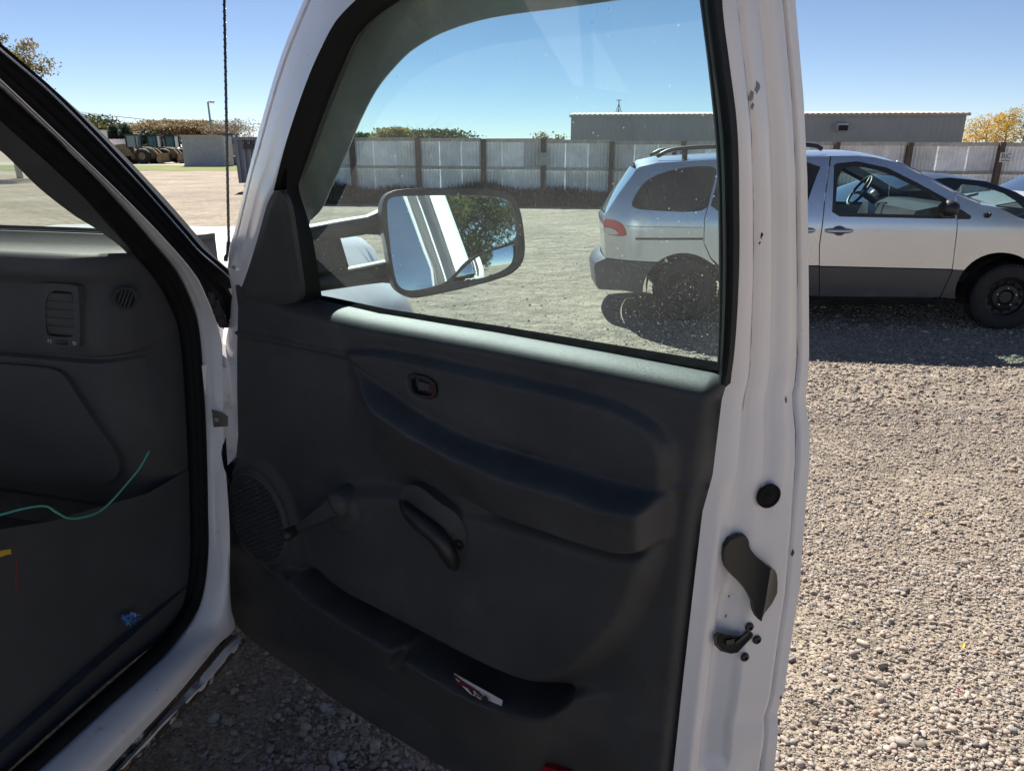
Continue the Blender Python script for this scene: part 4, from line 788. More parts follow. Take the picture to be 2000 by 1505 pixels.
q = MB(); q.box(bo + JA * (lc2[0] - .012) + Z * lc2[1] + JN * .001, JA, Z, JN, .008, .005, .002); q.box(bo + JA * (lc2[0] + .012) + Z * (lc2[1] + .004) + JN * .001, JA * .8 + Z * .6, Z * .8 - JA * .6, JN, .014, .0028, .002); q.build('latch_claw', M['wheelblack'], shell)
for x, y in ((1463, 1223), (1478, 1248), (1454, 1282)):
    q = MB(); q.lathe(jpl(x, y, -.001), JN, [(0, .0085), (.003, .008), (.005, .0055), (.005, .0035), (.002, .003), (.002, 0)], 20); q.build('latch_bolt', M['black'], shell, auto=40)
JG = np.array([jamb(t, v_) for t in np.linspace(.04, .98, 50) for v_ in np.linspace(.5, 1.95, 140)]); JD = (JG - CAM) / np.linalg.norm(JG - CAM, axis=1)[:, None]
for x, y, r_ in ((1537, 784, .0055), (1545, 1082, .005), (1486, 453, .004), (1477, 170, .007), (1470, 182, .006), (1468, 207, .004), (1527, 1364, .004), (1485, 467, .002), (1420, 1200, .003), (1425, 1165, .0025)):
    gg = np.random.default_rng(int(x + y)); ang = np.arange(9) * .698; rr_ = r_ * (.55 + .7 * gg.random(9)); 
    d = ray(x, y) / np.linalg.norm(ray(x, y)); c = JG[np.argmax(JD @ d)]
    q = MB(); q.add([c + JA * a_ * .6 * math.cos(t) + Z * a_ * 1.3 * math.sin(t) + JN * .0006 for a_, t in zip(rr_, ang)] + [c + JN * .0014], [(i, (i + 1) % 9, 9) for i in range(9)]); q.build('paint_chip', M['rust'] if y > 300 else M['pole'], shell)

# ---- cab opening: jamb strip, seal, pillar bands
E2 = [(-220, -45), (0, 157), (180, 327), (255, 400), (319, 466), (380, 538), (404, 586), (420, 626), (430, 666), (434, 720), (436, 780), (437, 860), (447, 1000), (449, 1067), (449, 1134), (452, 1190), (459, 1222), (448, 1240), (430, 1254), (352, 1349), (215, 1497), (60, 1665)]
E3 = [(-220, -38), (0, 166), (180, 337), (237, 400), (306, 480), (346, 527), (369, 573), (383, 612), (391, 666), (396, 732), (400, 800), (403, 900), (405, 1000), (406, 1067), (401, 1134), (389, 1188), (369, 1225), (329, 1275), (215, 1379), (79, 1503), (-150, 1713)]
def rail(px, n, brk):
    P = np.asarray(px, float); i = [int(np.argmin(np.hypot(P[:, 0] - b[0], P[:, 1] - b[1]))) for b in brk]; cut = [0] + i + [len(P) - 1]
    return np.vstack([resamp(P[cut[j]:cut[j + 1] + 1], n)[(1 if j else 0):] for j in range(len(cut) - 1)])
a2 = rail(smooth(E2, 300), 50, [(380, 538), (449, 1067), (452, 1236)]); a3 = rail(smooth(E3, 300), 50, [(346, 527), (406, 1067), (362, 1234)])
def L2(a, b, k, r0, r1, bump=0.0): return [tS(x0 + (x1 - x0) * k, y0 + (y1 - y0) * k, r0 + (r1 - r0) * k) + TR * bump * math.sin(math.pi * k) for (x0, y0), (x1, y1) in zip(a, b)]
def jb(p, k):                         # rolled sill low down, flat jamb higher up
    w_ = float(S3((.80 - p[2]) / .18)); return TR * (.006 + .018 * w_) * math.sin(math.pi * k) + Z * .010 * w_ * math.sin(math.pi * k) - TR * .006 * math.exp(-((k - .32) / .06) ** 2) * (1 - w_)
rows = [[p - TR * (.07 if p[2] > 1.3 else .012) + (TF * .03 if p[2] > .72 else -Z * .004) for p in L2(a3, a2, 0, -.045, .008)]] + [[p + jb(p, k) for p in L2(a3, a2, k, -.045, .008)] for k in np.linspace(0, 1, 16)] + [[p + (TF * .10 + TR * .03) * float(np.clip((1.20 - p[2]) / .03, .03, 1)) * float(np.clip((p[2] - .95) / .05, .0, 1)) for p in L2(a3, a2, 1, -.045, .008)]]
cabp = loft('door_opening_frame', rows, M['white_sill'], truck, smooth=True)
i3 = resamp([(452, 1238), (430, 1253), (352, 1348), (215, 1496), (60, 1664)], 60); im = resamp([(462, 1240), (441, 1258), (366, 1346), (240, 1488), (66, 1668)], 60); i4 = resamp([(473, 1242), (462, 1256), (396, 1334), (315, 1411), (228, 1505), (75, 1668)], 60); i5 = resamp([(479, 1252), (466, 1268), (405, 1342), (325, 1424), (240, 1515), (88, 1680)], 60)
A3 = [tS(x, y, .006) for x, y in i3]; AM = [tS(x, y, -.012) for x, y in im]; A4 = [tS(x, y, .002) for x, y in i4]; A5 = [tS(x, y, .0) for x, y in i5]
gr = np.random.default_rng(3); jg = np.repeat(gr.normal(0, .0035, 30), 2); jg2 = np.repeat(gr.normal(0, .003, 30), 2)
part(loft('rust_channel', [[p + Z * (.003 + j) + TR * .0025 for p, j in zip(A3, jg)], [p - TR * .012 for p in A3], AM, [p + (q_ - p) * .35 - TR * .006 for p, q_ in zip(AM, A4)]], M['rust'], truck), 'rusted gap along the bottom of the door sill')
part(loft('pinch_weld', [[p + (q_ - p) * .30 + Z * j for p, q_, j in zip(AM, A4, jg2)], [p + TR * .004 for p in A4], [p + (q_ - p) * .4 + Z * j for p, q_, j in zip(A4, A5, jg)]], M['white_sill'], truck), 'peeling white lower lip of the sill')
part(loft('rust_lip', [[p + TR * .001 for p in A4], A5, [p - TR * .02 for p in A5]], M['rust'], truck), 'rusty brown edge under the sill lip')
# rubber bulb seal round the opening
sealp = smooth([(-230, -10), (-10, 185), (165, 347), (226, 412), (294, 490), (334, 540), (357, 585), (371, 622), (379, 670), (384, 735), (388, 800), (392, 900), (394, 1000), (395, 1067), (390, 1128), (379, 1178), (358, 1215), (316, 1264), (203, 1366), (66, 1490), (-160, 1695)], 110)
q = MB(); q.tube([tS(x, y, -.055) for x, y in sealp], .0155, 10); q.tube([tS(x - 9, y + 8, -.068) for x, y in sealp], .019, 8); q.build('door_seal', M['rubber'], truck, smooth=True)
# windshield pillar: outer mouldings
E1 = [(-220, -112), (0, 84), (111, 180), (255, 327), (365, 450), (393, 482), (452, 533), (470, 560)]
E1b = [(-220, -46), (0, 156), (180, 326), (255, 399), (319, 465), (380, 536), (410, 590), (440, 640)]
b1 = smooth(E1, 60); b2 = smooth(E1b, 60); rs = [0, .06, .12, .2, .27, .33, .45, .52, .6, .75, .9, 1]; hb_ = [0, .006, -.004, .004, -.006, -.002, .004, -.008, -.004, .003, .001, -.004]
loft('pillar_moulding', [[p + TF * .10 - Z * .05 - TR * .03 for p in L2(b1, b2, 0, .02, 0)]] + [[p + TR * h_ for p in L2(b1, b2, k, .02, .0)] for k, h_ in zip(rs, hb_)], M['rubber'], truck, smooth=True, auto=None)
b1c = smooth([(x + 3, y - 3) for x, y in E1], 60); q = MB(); q.tube([tS(x - 6, y + 7, .029) for x, y in b1], .0022, 5); q.build('pillar_highlight', M['steel'], truck)  # thin bright tube stands in for the highlight on the black moulding
# inside trim of the pillar
E5 = [(-220, 130), (0, 294), (75, 366), (144, 420), (186, 446), (231, 478), (250, 497), (258, 508)]
E4 = [(-232, 2), (-20, 196), (150, 356), (212, 420), (250, 466), (268, 486), (280, 504)]
c4_ = smooth(E4, 50); c5_ = smooth(E5, 50)
loft('pillar_trim', [[p for p in L2(c4_, c5_, k, -.06, -.12, .012)] for k in np.linspace(0, 1, 7)] + [[p + TF * .06 + Z * .0 for p in L2(c4_, c5_, 1, -.06, -.12)]], M['dash'], truck, smooth=True)
# bowed windshield
def wsp(r_, k):                        # k 0 bottom .. 1 top
    bow = 1 - ((r_ + .80) / .78) ** 2; return trk(.12 - .62 * k + .20 * bow * (1 - .3 * k), r_, 1.425 + .54 * k)
loft('windshield', [[wsp(r_, k) for r_ in np.linspace(-1.55, -.04, 22)] for k in np.linspace(-.02, 1, 10)], M['windshield'], truck, smooth=True)
q = MB(); q.tube([wsp(r_, -.005) + TF * .01 + Z * .004 for r_ in np.linspace(-1.5, -.05, 26)], .012, 6); q.build('windshield_gasket', M['rubber'], truck)
q = MB(); q.tube([wsp(r_, .035 + .02 * (r_ + .4)) + TF * .025 + Z * .012 for r_ in np.linspace(-.72, -.22, 12)], .008, 6); q.tube([wsp(-.22, .03) + TF * .03, wsp(-.16, .0) + TF * .06], .01, 6); q.build('wiper', M['black'], truck)

# ---- dashboard
prof = [(.24, 1.512), (.16, 1.520), (.08, 1.524), (.035, 1.529), (.012, 1.506), (-.04, 1.494), (-.09, 1.495), (-.115, 1.506), (-.135, 1.509), (-.150, 1.503), (-.160, 1.490), (-.163, 1.472), (-.160, 1.458), (-.150, 1.448), (-.146, 1.436), (-.150, 1.40), (-.152, 1.35), (-.150, 1.30), (-.143, 1.283), (-.128, 1.277), (-.128, 1.271), (-.140, 1.264), (-.138, 1.20), (-.125, 1.08), (-.10, .96), (-.05, .86), (.02, .80), (.14, .78)]
def dash(i, r_):
    s, h = prof[i]; k = float(S3((r_ + .19) / .17)); e = k * k * .16; e2 = .10 * S3((-.02 - h + 1.30) / .4) * k
    if h > 1.50: h -= .014 * k * k
    return trk(min(.24, s + e + e2 * 0), r_, h)
rg = np.r_[np.linspace(-1.55, -.3, 30), np.linspace(-.28, -.082, 28)]
dsh = loft('dashboard', [[dash(i, r_) for r_ in rg] + [trk(.13, -.080, prof[i][1] - .014 * (prof[i][1] > 1.5)), trk(.24, -.084, prof[i][1] - .014 * (prof[i][1] > 1.5))] for i in range(len(prof))], M['dash'], truck, smooth=True)
# slotted defroster strip along the dash top
ds = [[trk(s_, r_, float(np.interp(s_, [.06, .24], [1.526, 1.512])) + .003) for r_ in np.linspace(-1.0, -.20, 20)] for s_ in (.07, .15)]
dg = loft('defroster_slot', ds, M['dark'], dsh)
for k in range(6):
    s_ = .075 + k * .0145; q = MB(); q.tube([trk(s_, r_, 1.5255) for r_ in np.linspace(-1.0, -.20, 12)], .0030, 5); q.build('defroster_slat', M['dash'], dg)
# end vent with bezel, louvres and thumbwheel
def dv(px, py, s=-.156): p = tc(tD(px, py, s)); return (p[1], p[2])
bz = chaikin(np.array([dv(*p) for p in [(79, 556), (88, 551), (148, 556), (156, 562), (159, 672), (152, 678), (92, 672), (82, 660)]]), 2)
ho = chaikin(np.array([dv(*p) for p in [(90, 566), (140, 568), (145, 575), (147, 650), (141, 659), (98, 656), (92, 648)]]), 2)
vt = sheet('air_vent', bz, lambda a_, b_: trk(-.159, a_, b_), M['dash'], dsh, holes=[ho], step=.012, skirt=TF * .02)
sheet('vent_duct', ho, lambda a_, b_: trk(-.1525, a_, b_), M['dark'], vt, step=.02)
r0_, r1_ = ho[:, 0].min() + .003, ho[:, 0].max() - .004; h0_, h1_ = ho[:, 1].min() + .006, ho[:, 1].max() - .006
for k in range(5):
    h = h0_ + (h1_ - h0_) * (k + .5) / 5; q = MB(); q.hexa([trk(-.1535, r0_, h - .011), trk(-.1535, r1_, h - .011), trk(-.1535, r1_, h + .008), trk(-.1535, r0_, h + .008)], [trk(-.1565, r0_, h - .0085), trk(-.1565, r1_, h - .0085), trk(-.1578, r1_, h + .009), trk(-.1578, r0_, h + .009)]); q.build('louvre', M['plastic'], vt)
q = MB(); a_, b_ = dv(123, 668); q.lathe(trk(-.157, a_ - .014, b_), TR, [(0, .003), (0, .006), (.028, .006), (.028, .003)], 14); q.build('thumbwheel', M['black'], vt)
def icon(px, py, strokes):
    a_, b_ = dv(px, py, -.160); q = MB()
    for (x0, y0, x1, y1) in strokes: q.tube([trk(-.1603, a_ + x0 * .001, b_ + y0 * .001), trk(-.1603, a_ + x1 * .001, b_ + y1 * .001)], .0006, 4)
    q.build('vent_icon', M['sign'], vt)
icon(97, 666, [(-4, -3, -4, 3), (-4, 3, 0, 3), (1, 3, 4, 3), (4, 3, 4, 0), (4, 0, 1, -3), (1, -3, 4, -3)]); icon(145, 670, [(-4, 3, 2, 3), (-4, 0, 2, 0), (-4, -3, 2, -3), (2, 3, 5, 1), (5, 1, 5, -1), (5, -1, 2, -3)])
# small round demister grille on the dash end
cD = tD(247, 581, -.095); cr_ = tc(cD); ex = (TR * .86 + TF * .5); en = np.cross(ex, Z); en = en if en @ (CAM - cD) > 0 else -en; cD = cD + en * .012
q = MB(); q.lathe(cD, en, [(-.02, .0250), (.0, .0245), (.0025, .0225), (.0, .0200), (-.006, .0190)], 32); og = q.build('demister_outlet', M['dash'], dsh, auto=50)
q = MB(); q.lathe(cD, en, [(-.005, .0195), (-.006, 0)], 24); q.build('outlet_throat', M['dark'], og)
for k in (-.0105, -.0035, .0035, .0105):
    L = math.sqrt(.0192 ** 2 - k * k); dd = (ex * .45 + Z * .89); pp = (ex * .89 - Z * .45); q = MB(); q.box(cD + pp * k - en * .002, pp, dd, en, .0011, L, .0022); q.build('slat', M['plastic'], og)
# glovebox door and lower panel seams
gb = [dv(*p, s=-.142) for p in [(-330, 690), (0, 708), (60, 712), (112, 718), (132, 730), (150, 760), (178, 812), (230, 905), (200, 960), (60, 960), (-330, 940)]]
def fs(h): return float(np.interp(h, [p[1] for p in prof[::-1]], [p[0] for p in prof[::-1]])) if h < 1.26 else -.139
sheet('glovebox_door', chaikin(np.array(gb), 2), lambda a_, b_: trk(fs(b_) - .012, a_, b_), M['dash'], dsh, step=.03, skirt=TF * .014)
# end panel of the dash running into the kick panel
kp = [(-120, 1060), (120, 1020), (290, 965), (388, 905), (390, 1000), (390, 1067), (384, 1128), (372, 1175), (350, 1210), (305, 1262), (190, 1366), (60, 1484), (-160, 1690), (-260, 1400), (-260, 1100)]
kpp = [tc(tS(x, y, -.075)) for x, y in kp]
sheet('kick_panel', np.array([(p[0], p[2]) for p in kpp]), lambda a_, b_: trk(a_, -.078 - .02 * S3((-.05 - a_) / .3), b_), M['dash'], truck, step=.04)
q = MB(); q.add([trk(-.9, -1.5, .62), trk(-.9, -.07, .62), trk(.1, -.07, .66), trk(.30, -.07, .85), trk(.34, -.07, 1.3), trk(.34, -1.5, 1.3), trk(.30, -1.5, .85), trk(.1, -1.5, .66)], [(0, 1, 2, 7), (7, 2, 3, 6), (6, 3, 4, 5)]); q.add([trk(-2.1, -1.5, .62), trk(-2.1, -.07, .62), trk(-.9, -.07, .62), trk(-.9, -1.5, .62)], [(0, 1, 2, 3)]); q.build('footwell_carpet', M['carpet'], truck)

# ---- cab shell, hood, fender, bed, wheels
q = MB()
q.add([trk(-2.1, -1.62, .5), trk(.4, -1.62, .5), trk(.2, -1.62, 1.42), trk(-2.1, -1.62, 1.42)], [(0, 1, 2, 3)]); q.add([trk(-2.1, -1.62, .5), trk(-2.1, 0, .5), trk(-2.1, 0, 1.42), trk(-2.1, -1.62, 1.42)], [(0, 1, 2, 3)])
for s0, s1 in ((-1.30, -1.20), (-2.1, -2.0)): q.add([trk(s0, -1.62, 1.42), trk(s1, -1.62, 1.42), trk(s1, -1.5, 1.97), trk(s0, -1.5, 1.97)], [(0, 1, 2, 3)])
q.tube([trk(.16, -1.60, 1.42), trk(-.5, -1.5, 1.97)], .05, 6)
for r0, r1 in ((-1.62, -1.45), (-.17, 0)): q.add([trk(-2.1, r0, 1.42), trk(-2.1, r1, 1.42), trk(-2.1, r1 * .93 - .04, 1.97), trk(-2.1, r0 * .93 - .02, 1.97)], [(0, 1, 2, 3)])
q.add([trk(-1.32, 0, .5), trk(-2.1, 0, .5), trk(-2.1, 0, 1.4), trk(-1.28, 0, 1.4), trk(-1.2, -.12, 1.95), trk(-2.1, -.12, 1.97)], [(0, 1, 2, 3), (3, 2, 5, 4)]); q.build('cab_shell', M['white'], truck)
q = MB(); q.add([trk(-2.09, -1.45, 1.42), trk(-2.09, -.17, 1.42), trk(-2.09, -.18, 1.97), trk(-2.09, -1.42, 1.97)], [(0, 1, 2, 3)]); q.build('rear_window', M['vanglass'], truck)
q = MB(); q.add([trk(-1.2, -1.61, 1.42), trk(.1, -1.61, 1.42), trk(-.48, -1.5, 1.97), trk(-1.2, -1.5, 1.97)], [(0, 1, 2, 3)]); q.build('far_window', M['vanglass'], truck)
rf = [[trk(s, r_, 1.975 + .05 * (1 - ((r_ + .81) / .75) ** 2) - .03 * max(0, (s + .7) / .25)) for r_ in np.linspace(-1.52, -.10, 14)] for s in np.linspace(-2.1, -.45, 10)]
loft('cab_roof', rf, M['white'], truck, back=(0, 0, .03))
csec = [(-.95, 1.44), (-.6, 1.445), (-.35, 1.44), (-.25, 1.435), (-.19, 1.425), (-.135, 1.385), (-.08, 1.315), (-.03, 1.265), (.02, 1.225), (.055, 1.165), (.07, 1.09), (.08, .98), (.085, .86)]
def hood(s):
    k = S3((s - .95) / .5); out = []
    for r_, h in csec: out.append(trk(s - .12 * max(0, k) * abs(r_ + .8) ** 2 * .3, r_ - .05 * k * (r_ > -.1), h - .05 * k - .02 * (s - .3) * .2))
    return out
hrows = [hood(s) for s in np.linspace(.09, 1.28, 17)]; nose = [[p - Z * .05 + TF * .05 for p in hrows[-1]], [p * np.array([1, 1, 0]) + Z * min(p[2] - .18, 1.15) + TF * .09 for p in hrows[-1]], [p * np.array([1, 1, 0]) + Z * .55 + TF * .10 for p in hrows[-1]]]
mir = lambda p: p - TR * 2 * ((p - T0) @ TR + .81)
q = MB(); q.add([p + TF * .004 for p in hrows[0]] + [trk(.094, -.95, .9)], [tuple(range(len(csec) + 1))]); q.build('cowl_panel', M['white'], truck)
loft('hood_and_fender', hrows + nose, M['white'], truck, smooth=True, auto=50)
loft('far_fender', [[mir(p) for p in r_] for r_ in hrows + nose], M['white'], truck, smooth=True, auto=50)
q = MB()
hl0 = [h[6] + Z * .003 + TR * .003 for h in hrows]; q.tube(hl0, .003, 5); q.build('hood_gap', M['dark'], truck)
# cowl corner at the pillar foot
cw = [(384, 470), (420, 474), (446, 486), (449, 520), (449, 560), (430, 528), (405, 500)]
q = MB(); q.tube(smooth([trk(.14, -.07, 1.425), trk(.17, -.02, 1.40), trk(.18, .01, 1.36), trk(.16, .02, 1.31)], 12), [.02, .03, .034, .036, .036, .036, .036, .034, .032, .03, .026, .02], 10); q.build('cowl_corner', M['white'], truck, smooth=True)
q = MB(); q.tube([trk(.10, -.03, 1.43), trk(.15, .0, 1.36), trk(.16, .015, 1.30)], .018, 8); q.build('cowl_seal', M['rubber'], truck, smooth=True)
# mast aerial with its spiral wire
ab = tS(447, 484, -.06); an = tS(438, 0, -.06); at_ = an + (an - ab) * .25
q = MB(); q.tube([ab, at_], [.0037, .0032], 8); am = q.build('antenna_mast', M['black'], truck, smooth=True); aL = np.linalg.norm(at_ - ab); ad_ = (at_ - ab) / aL
e1 = np.cross(ad_, TF); e1 /= np.linalg.norm(e1); e2 = np.cross(ad_, e1); q = MB(); q.tube([ab + ad_ * aL * k + (e1 * math.cos(k * 6.283 * 46) + e2 * math.sin(k * 6.283 * 46)) * .0036 for k in np.linspace(.02, .99, 46 * 9)], .0009, 4); q.build('antenna_spiral', M['black'], am)
q = MB(); q.lathe(ab - ad_ * .035, ad_, [(0, .014), (.012, .013), (.02, .008), (.05, .006), (.052, .0)], 14); q.build('antenna_base', M['black'], am, smooth=True)
# hinge pillar behind the door edge, foam, hinge
q = MB(); q.add([trk(.06, -.05, 1.02), trk(.14, .03, 1.02), trk(.14, .03, 1.21), trk(.06, -.05, 1.21), trk(.42, .045, 1.02), trk(.42, .045, 1.18)], [(0, 1, 2, 3), (1, 4, 5, 2)]); q.build('hinge_pillar', M['white_sill'], truck)
def foam(x, y, r_, s): 
    q = MB(); c = tS(x, y, r_); gg = np.random.default_rng(int(x * 7 + y)); bm = bmesh.new(); bmesh.ops.create_icosphere(bm, subdivisions=3, radius=1)
    for v_ in bm.verts:
        p = np.array(v_.co); kk = 1 + .35 * math.sin(p[0] * 9 + x) * math.sin(p[1] * 8 + y) * math.sin(p[2] * 7) + gg.normal() * .09; v_.co = Vector(p * kk)
    q.add([c + TF * v_.co[0] * s * .8 + TR * v_.co[1] * s * .5 + Z * v_.co[2] * s * 1.3 for v_ in bm.verts], [[w_.index for w_ in f_.verts] for f_ in bm.faces]); bm.free(); return q
q = foam(412, 585, .005, .014); q2 = foam(424, 602, .01, .017); q3 = foam(433, 622, .012, .016); q.add(q2.v, q2.f); q.add(q3.v, q3.f); part(q.build('crumbled_foam_seal', M['foam'], truck), 'crumbling grey foam in the hinge gap')
def plate(px, mat, name, r_=.012, th=.01): 
    P = [tS(x, y, r_) for x, y in px]; q = MB(); n = len(P); q.add(P + [p - TR * th + TF * th for p in P], [tuple(range(n)), tuple(range(n, 2 * n))[::-1]] + [((i + 1) % n, i, n + i, n + (i + 1) % n) for i in range(n)]); return q.build(name, mat, truck)
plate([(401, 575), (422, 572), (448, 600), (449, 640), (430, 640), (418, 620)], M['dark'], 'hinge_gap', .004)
hg = plate([(415, 802), (438, 808), (450, 816), (450, 832), (418, 834)], M['metalgrey'], 'door_hinge'); q = MB(); q.lathe(tS(424, 818, .014), -TF + TR * .3, [(0, .007), (.006, .006), (.007, 0)], 12); q.build('hinge_bolt', M['metalgrey'], hg)
pl_ = [(452, 838), (442, 850), (436, 870), (434, 890), (438, 915), (446, 935), (456, 945)]; plate(pl_, M['rubber'], 'rubber_grommet', .010)
# wheels, bed (kept plain: behind the photographer)
for s, r_ in ((.98, -.10), (.98, -1.52), (-2.7, -.10), (-2.7, -1.52)):
    q = MB(); q.lathe(trk(s, r_, .385), TR, [(-.12, .2), (-.125, .33), (-.10, .38), (.10, .38), (.125, .33), (.12, .2)], 36); wq = q.build('wheel', M['tyre'], truck, auto=40); q = MB(); q.lathe(trk(s, r_, .385), TR, [(-.1, 0), (-.1, .205), (.1, .205), (.09, .1), (.11, .0)], 28); q.build('rim', M['metalgrey'], wq)
q = MB()
for r_ in (-1.62, -.02): q.box(trk(-3.15, r_, .98), TF, TR, Z, 1.0, .03, .36)
q.box(trk(-4.15, -.82, .98), TF, TR, Z, .03, .8, .36); q.box(trk(-3.15, -.82, .72), TF, TR, Z, 1.0, .77, .03); q.box(trk(-1.6, -.82, .45), TF, TR, Z, 2.5, .45, .06); q.build('cargo_bed', M['white'], truck)

# ---- loose things in the cab and the door
lipw = WL - .012
def card():
    c0, c1, c2, c3 = [door(*duv(x, y, .034), .034) for x, y in ((887, 1313), (982, 1366), (977, 1388), (890, 1348))]
    t = root('packet_card', tuple((c0 + c2) / 2), 0, 'red and white printed packet card stuck in the door pocket', 'packet')
    dn = np.array([0, 0, -.018]) - DW * .022; q = MB(); th = DW * .0015
    q.hexa([c0, c1, c2 + dn * .2, c3 + dn], [p + th for p in (c0, c1, c2 + dn * .2, c3 + dn)]); q.build('white_backing', M['paper'], t)
    r1 = door(*duv(950, 1368, .034), .036); r2 = door(*duv(908, 1330, .034), .034); q = MB(); a = [c0 + DW * .003 + Z * -.001, r2 + DW * .004, door(*duv(938, 1349, .034), .0375), r1 + dn * .5, c3 + dn + DW * .003]; q.add(a + [p + th for p in a], [(9, 8, 7, 6, 5), (0, 1, 2, 3, 4)] + [(i, (i + 1) % 5, 5 + (i + 1) % 5, 5 + i) for i in range(5)]); q.build('red_front', M['red'], t)
    ax = (c1 - c0) / np.linalg.norm(c1 - c0); up = np.cross(DW, ax); up = up if up[2] > 0 else -up
    P_ = lambda x, y: door(*duv(x, y, .036), .0405)
    text('2', .016, P_(929, 1351), ax, up, M['sign'], t, 'lettering'); text('Pack', .006, P_(938, 1359), ax, up, M['sign'], t, 'lettering'); text('Part', .006, P_(897, 1325), ax, up, M['sign'], t, 'lettering')
    q = MB(); q.tube([P_(906, 1336), P_(915, 1343), P_(925, 1354)], [.001, .003, .0008], 5); q.build('printed_swoosh', M['paper'], t)
    q = MB(); e = P_(950, 1364); q.add([e + ax * .010 * math.cos(a_) * .8 + up * .011 * math.sin(a_) for a_ in np.arange(12) * .524], [tuple(range(12))]); q.build('printed_dot', M['ink'], t)
card()
def wire(name, px, r_, rad, mat, label, cat):
    P = smooth([tS(x, y, r_ if np.isscalar(r_) else r_[i]) for i, (x, y) in enumerate(px)], 40); q = MB(); q.tube(P, rad, 6); return tag(q.build(name, mat, smooth=True), label, cat)
wire('green_wire', [(-30, 1012), (0, 1005), (50, 992), (90, 988), (110, 1000), (135, 1012), (165, 1009), (195, 998), (222, 974), (248, 944), (272, 915), (292, 880)], -.07, .0022, M['teal'], 'thin green wire drooping across the dark footwell', 'wire')
wire('red_wire', [(30, 1085), (33, 1105), (31, 1130), (32, 1155)], -.068, .001, M['redwire'], 'thin red wire hanging below the yellow tape', 'wire')
q = MB(); P = [tS(x, y, -.066) for x, y in [(-12, 1079), (8, 1074), (22, 1072), (21, 1078), (23, 1081), (12, 1083), (0, 1088), (-12, 1090)]]; n = len(P); q.add(P + [p - TR * .002 for p in P], [tuple(range(n)), tuple(range(n, 2 * n))[::-1]] + [((i + 1) % n, i, n + i, n + (i + 1) % n) for i in range(n)]); tag(q.build('tape_scrap', M['yellow']), 'scrap of yellow tape at the left edge of the footwell', 'tape')
q = MB(); gg = np.random.default_rng(2)
for k in range(26):
    x, y = 257 + gg.normal() * 7, 1206 + gg.normal() * 3.5 + (k % 3 == 0) * 4; p = tS(x, y, -.070); a = gg.normal(0, 1, 3) * .007; b = gg.normal(0, 1, 3) * .004; q.add([p - a, p + b, p + a, p - b], [(0, 1, 2, 3)])
for x, y in ((248, 1218), (246, 1223)): p = tS(x, y, -.07); q.add([p, p + Z * .004, p + TF * .003], [(0, 1, 2)])
tag(q.build('plastic_scrap', M['blue']), 'crumpled blue plastic scrap stuck to the dark kick panel', 'scrap')
# ================================================================== VEHICLES
def wheel(parent, c, axis, R0=.33, wd_=.105, rimmat=None, lugs=True):
    axis = np.asarray(axis)               # axis points outwards
    q = MB(); q.lathe(c, axis, [(-wd_, R0 * .62), (-wd_, R0 * .9), (-wd_ * .8, R0 * .985), (-wd_ * .3, R0), (wd_ * .3, R0), (wd_ * .8, R0 * .985), (wd_, R0 * .92), (wd_ * 1.04, R0 * .78), (wd_ * .93, R0 * .63), (wd_ * .6, R0 * .61)], 56)
    ty = q.build('tyre', M['tyre'], parent, auto=50)
    a = np.cross(axis, Z); a /= np.linalg.norm(a); q = MB()
    for k in range(56):
        t = k * 2 * math.pi / 56; e = a * math.cos(t) + Z * math.sin(t); tg = -a * math.sin(t) + Z * math.cos(t)
        for s_ in (-.62, .62): q.box(np.asarray(c) + e * R0 * .995 + axis * wd_ * s_, tg, axis, e, .010, wd_ * .26, .006)
    tag(q.build('tread', M['tyre'], ty), kind='stuff')
    q = MB(); q.lathe(c, axis, [(wd_ * .62, R0 * .62), (wd_ * .9, R0 * .615), (wd_ * .82, R0 * .57), (wd_ * .45, R0 * .53), (wd_ * .35, R0 * .42), (wd_ * .62, R0 * .36), (wd_ * .70, R0 * .24), (wd_ * .5, R0 * .2), (wd_ * .62, R0 * .17), (wd_ * .62, 0)], 40)
    rm = q.build('rim', rimmat or M['wheelblack'], parent, auto=35)
    if lugs:
        for k in range(5):
            t = k * 2 * math.pi / 5 + .32; q = MB(); q.lathe(np.asarray(c) + axis * wd_ * .63 + (a * math.cos(t) + Z * math.sin(t)) * R0 * .28, axis, [(0, .012), (.016, .010), (.020, .006), (.021, 0)], 8); q.build('lug_nut', M['steel'], rm)
    q = MB()
    for k in range(12):
        t = k * 2 * math.pi / 12; q.lathe(np.asarray(c) + axis * wd_ * .50 + (a * math.cos(t) + Z * math.sin(t)) * R0 * .45, axis, [(0, .018), (.004, .017), (.004, 0)], 8)
    q.build('rim_hole', M['dark'], rm)
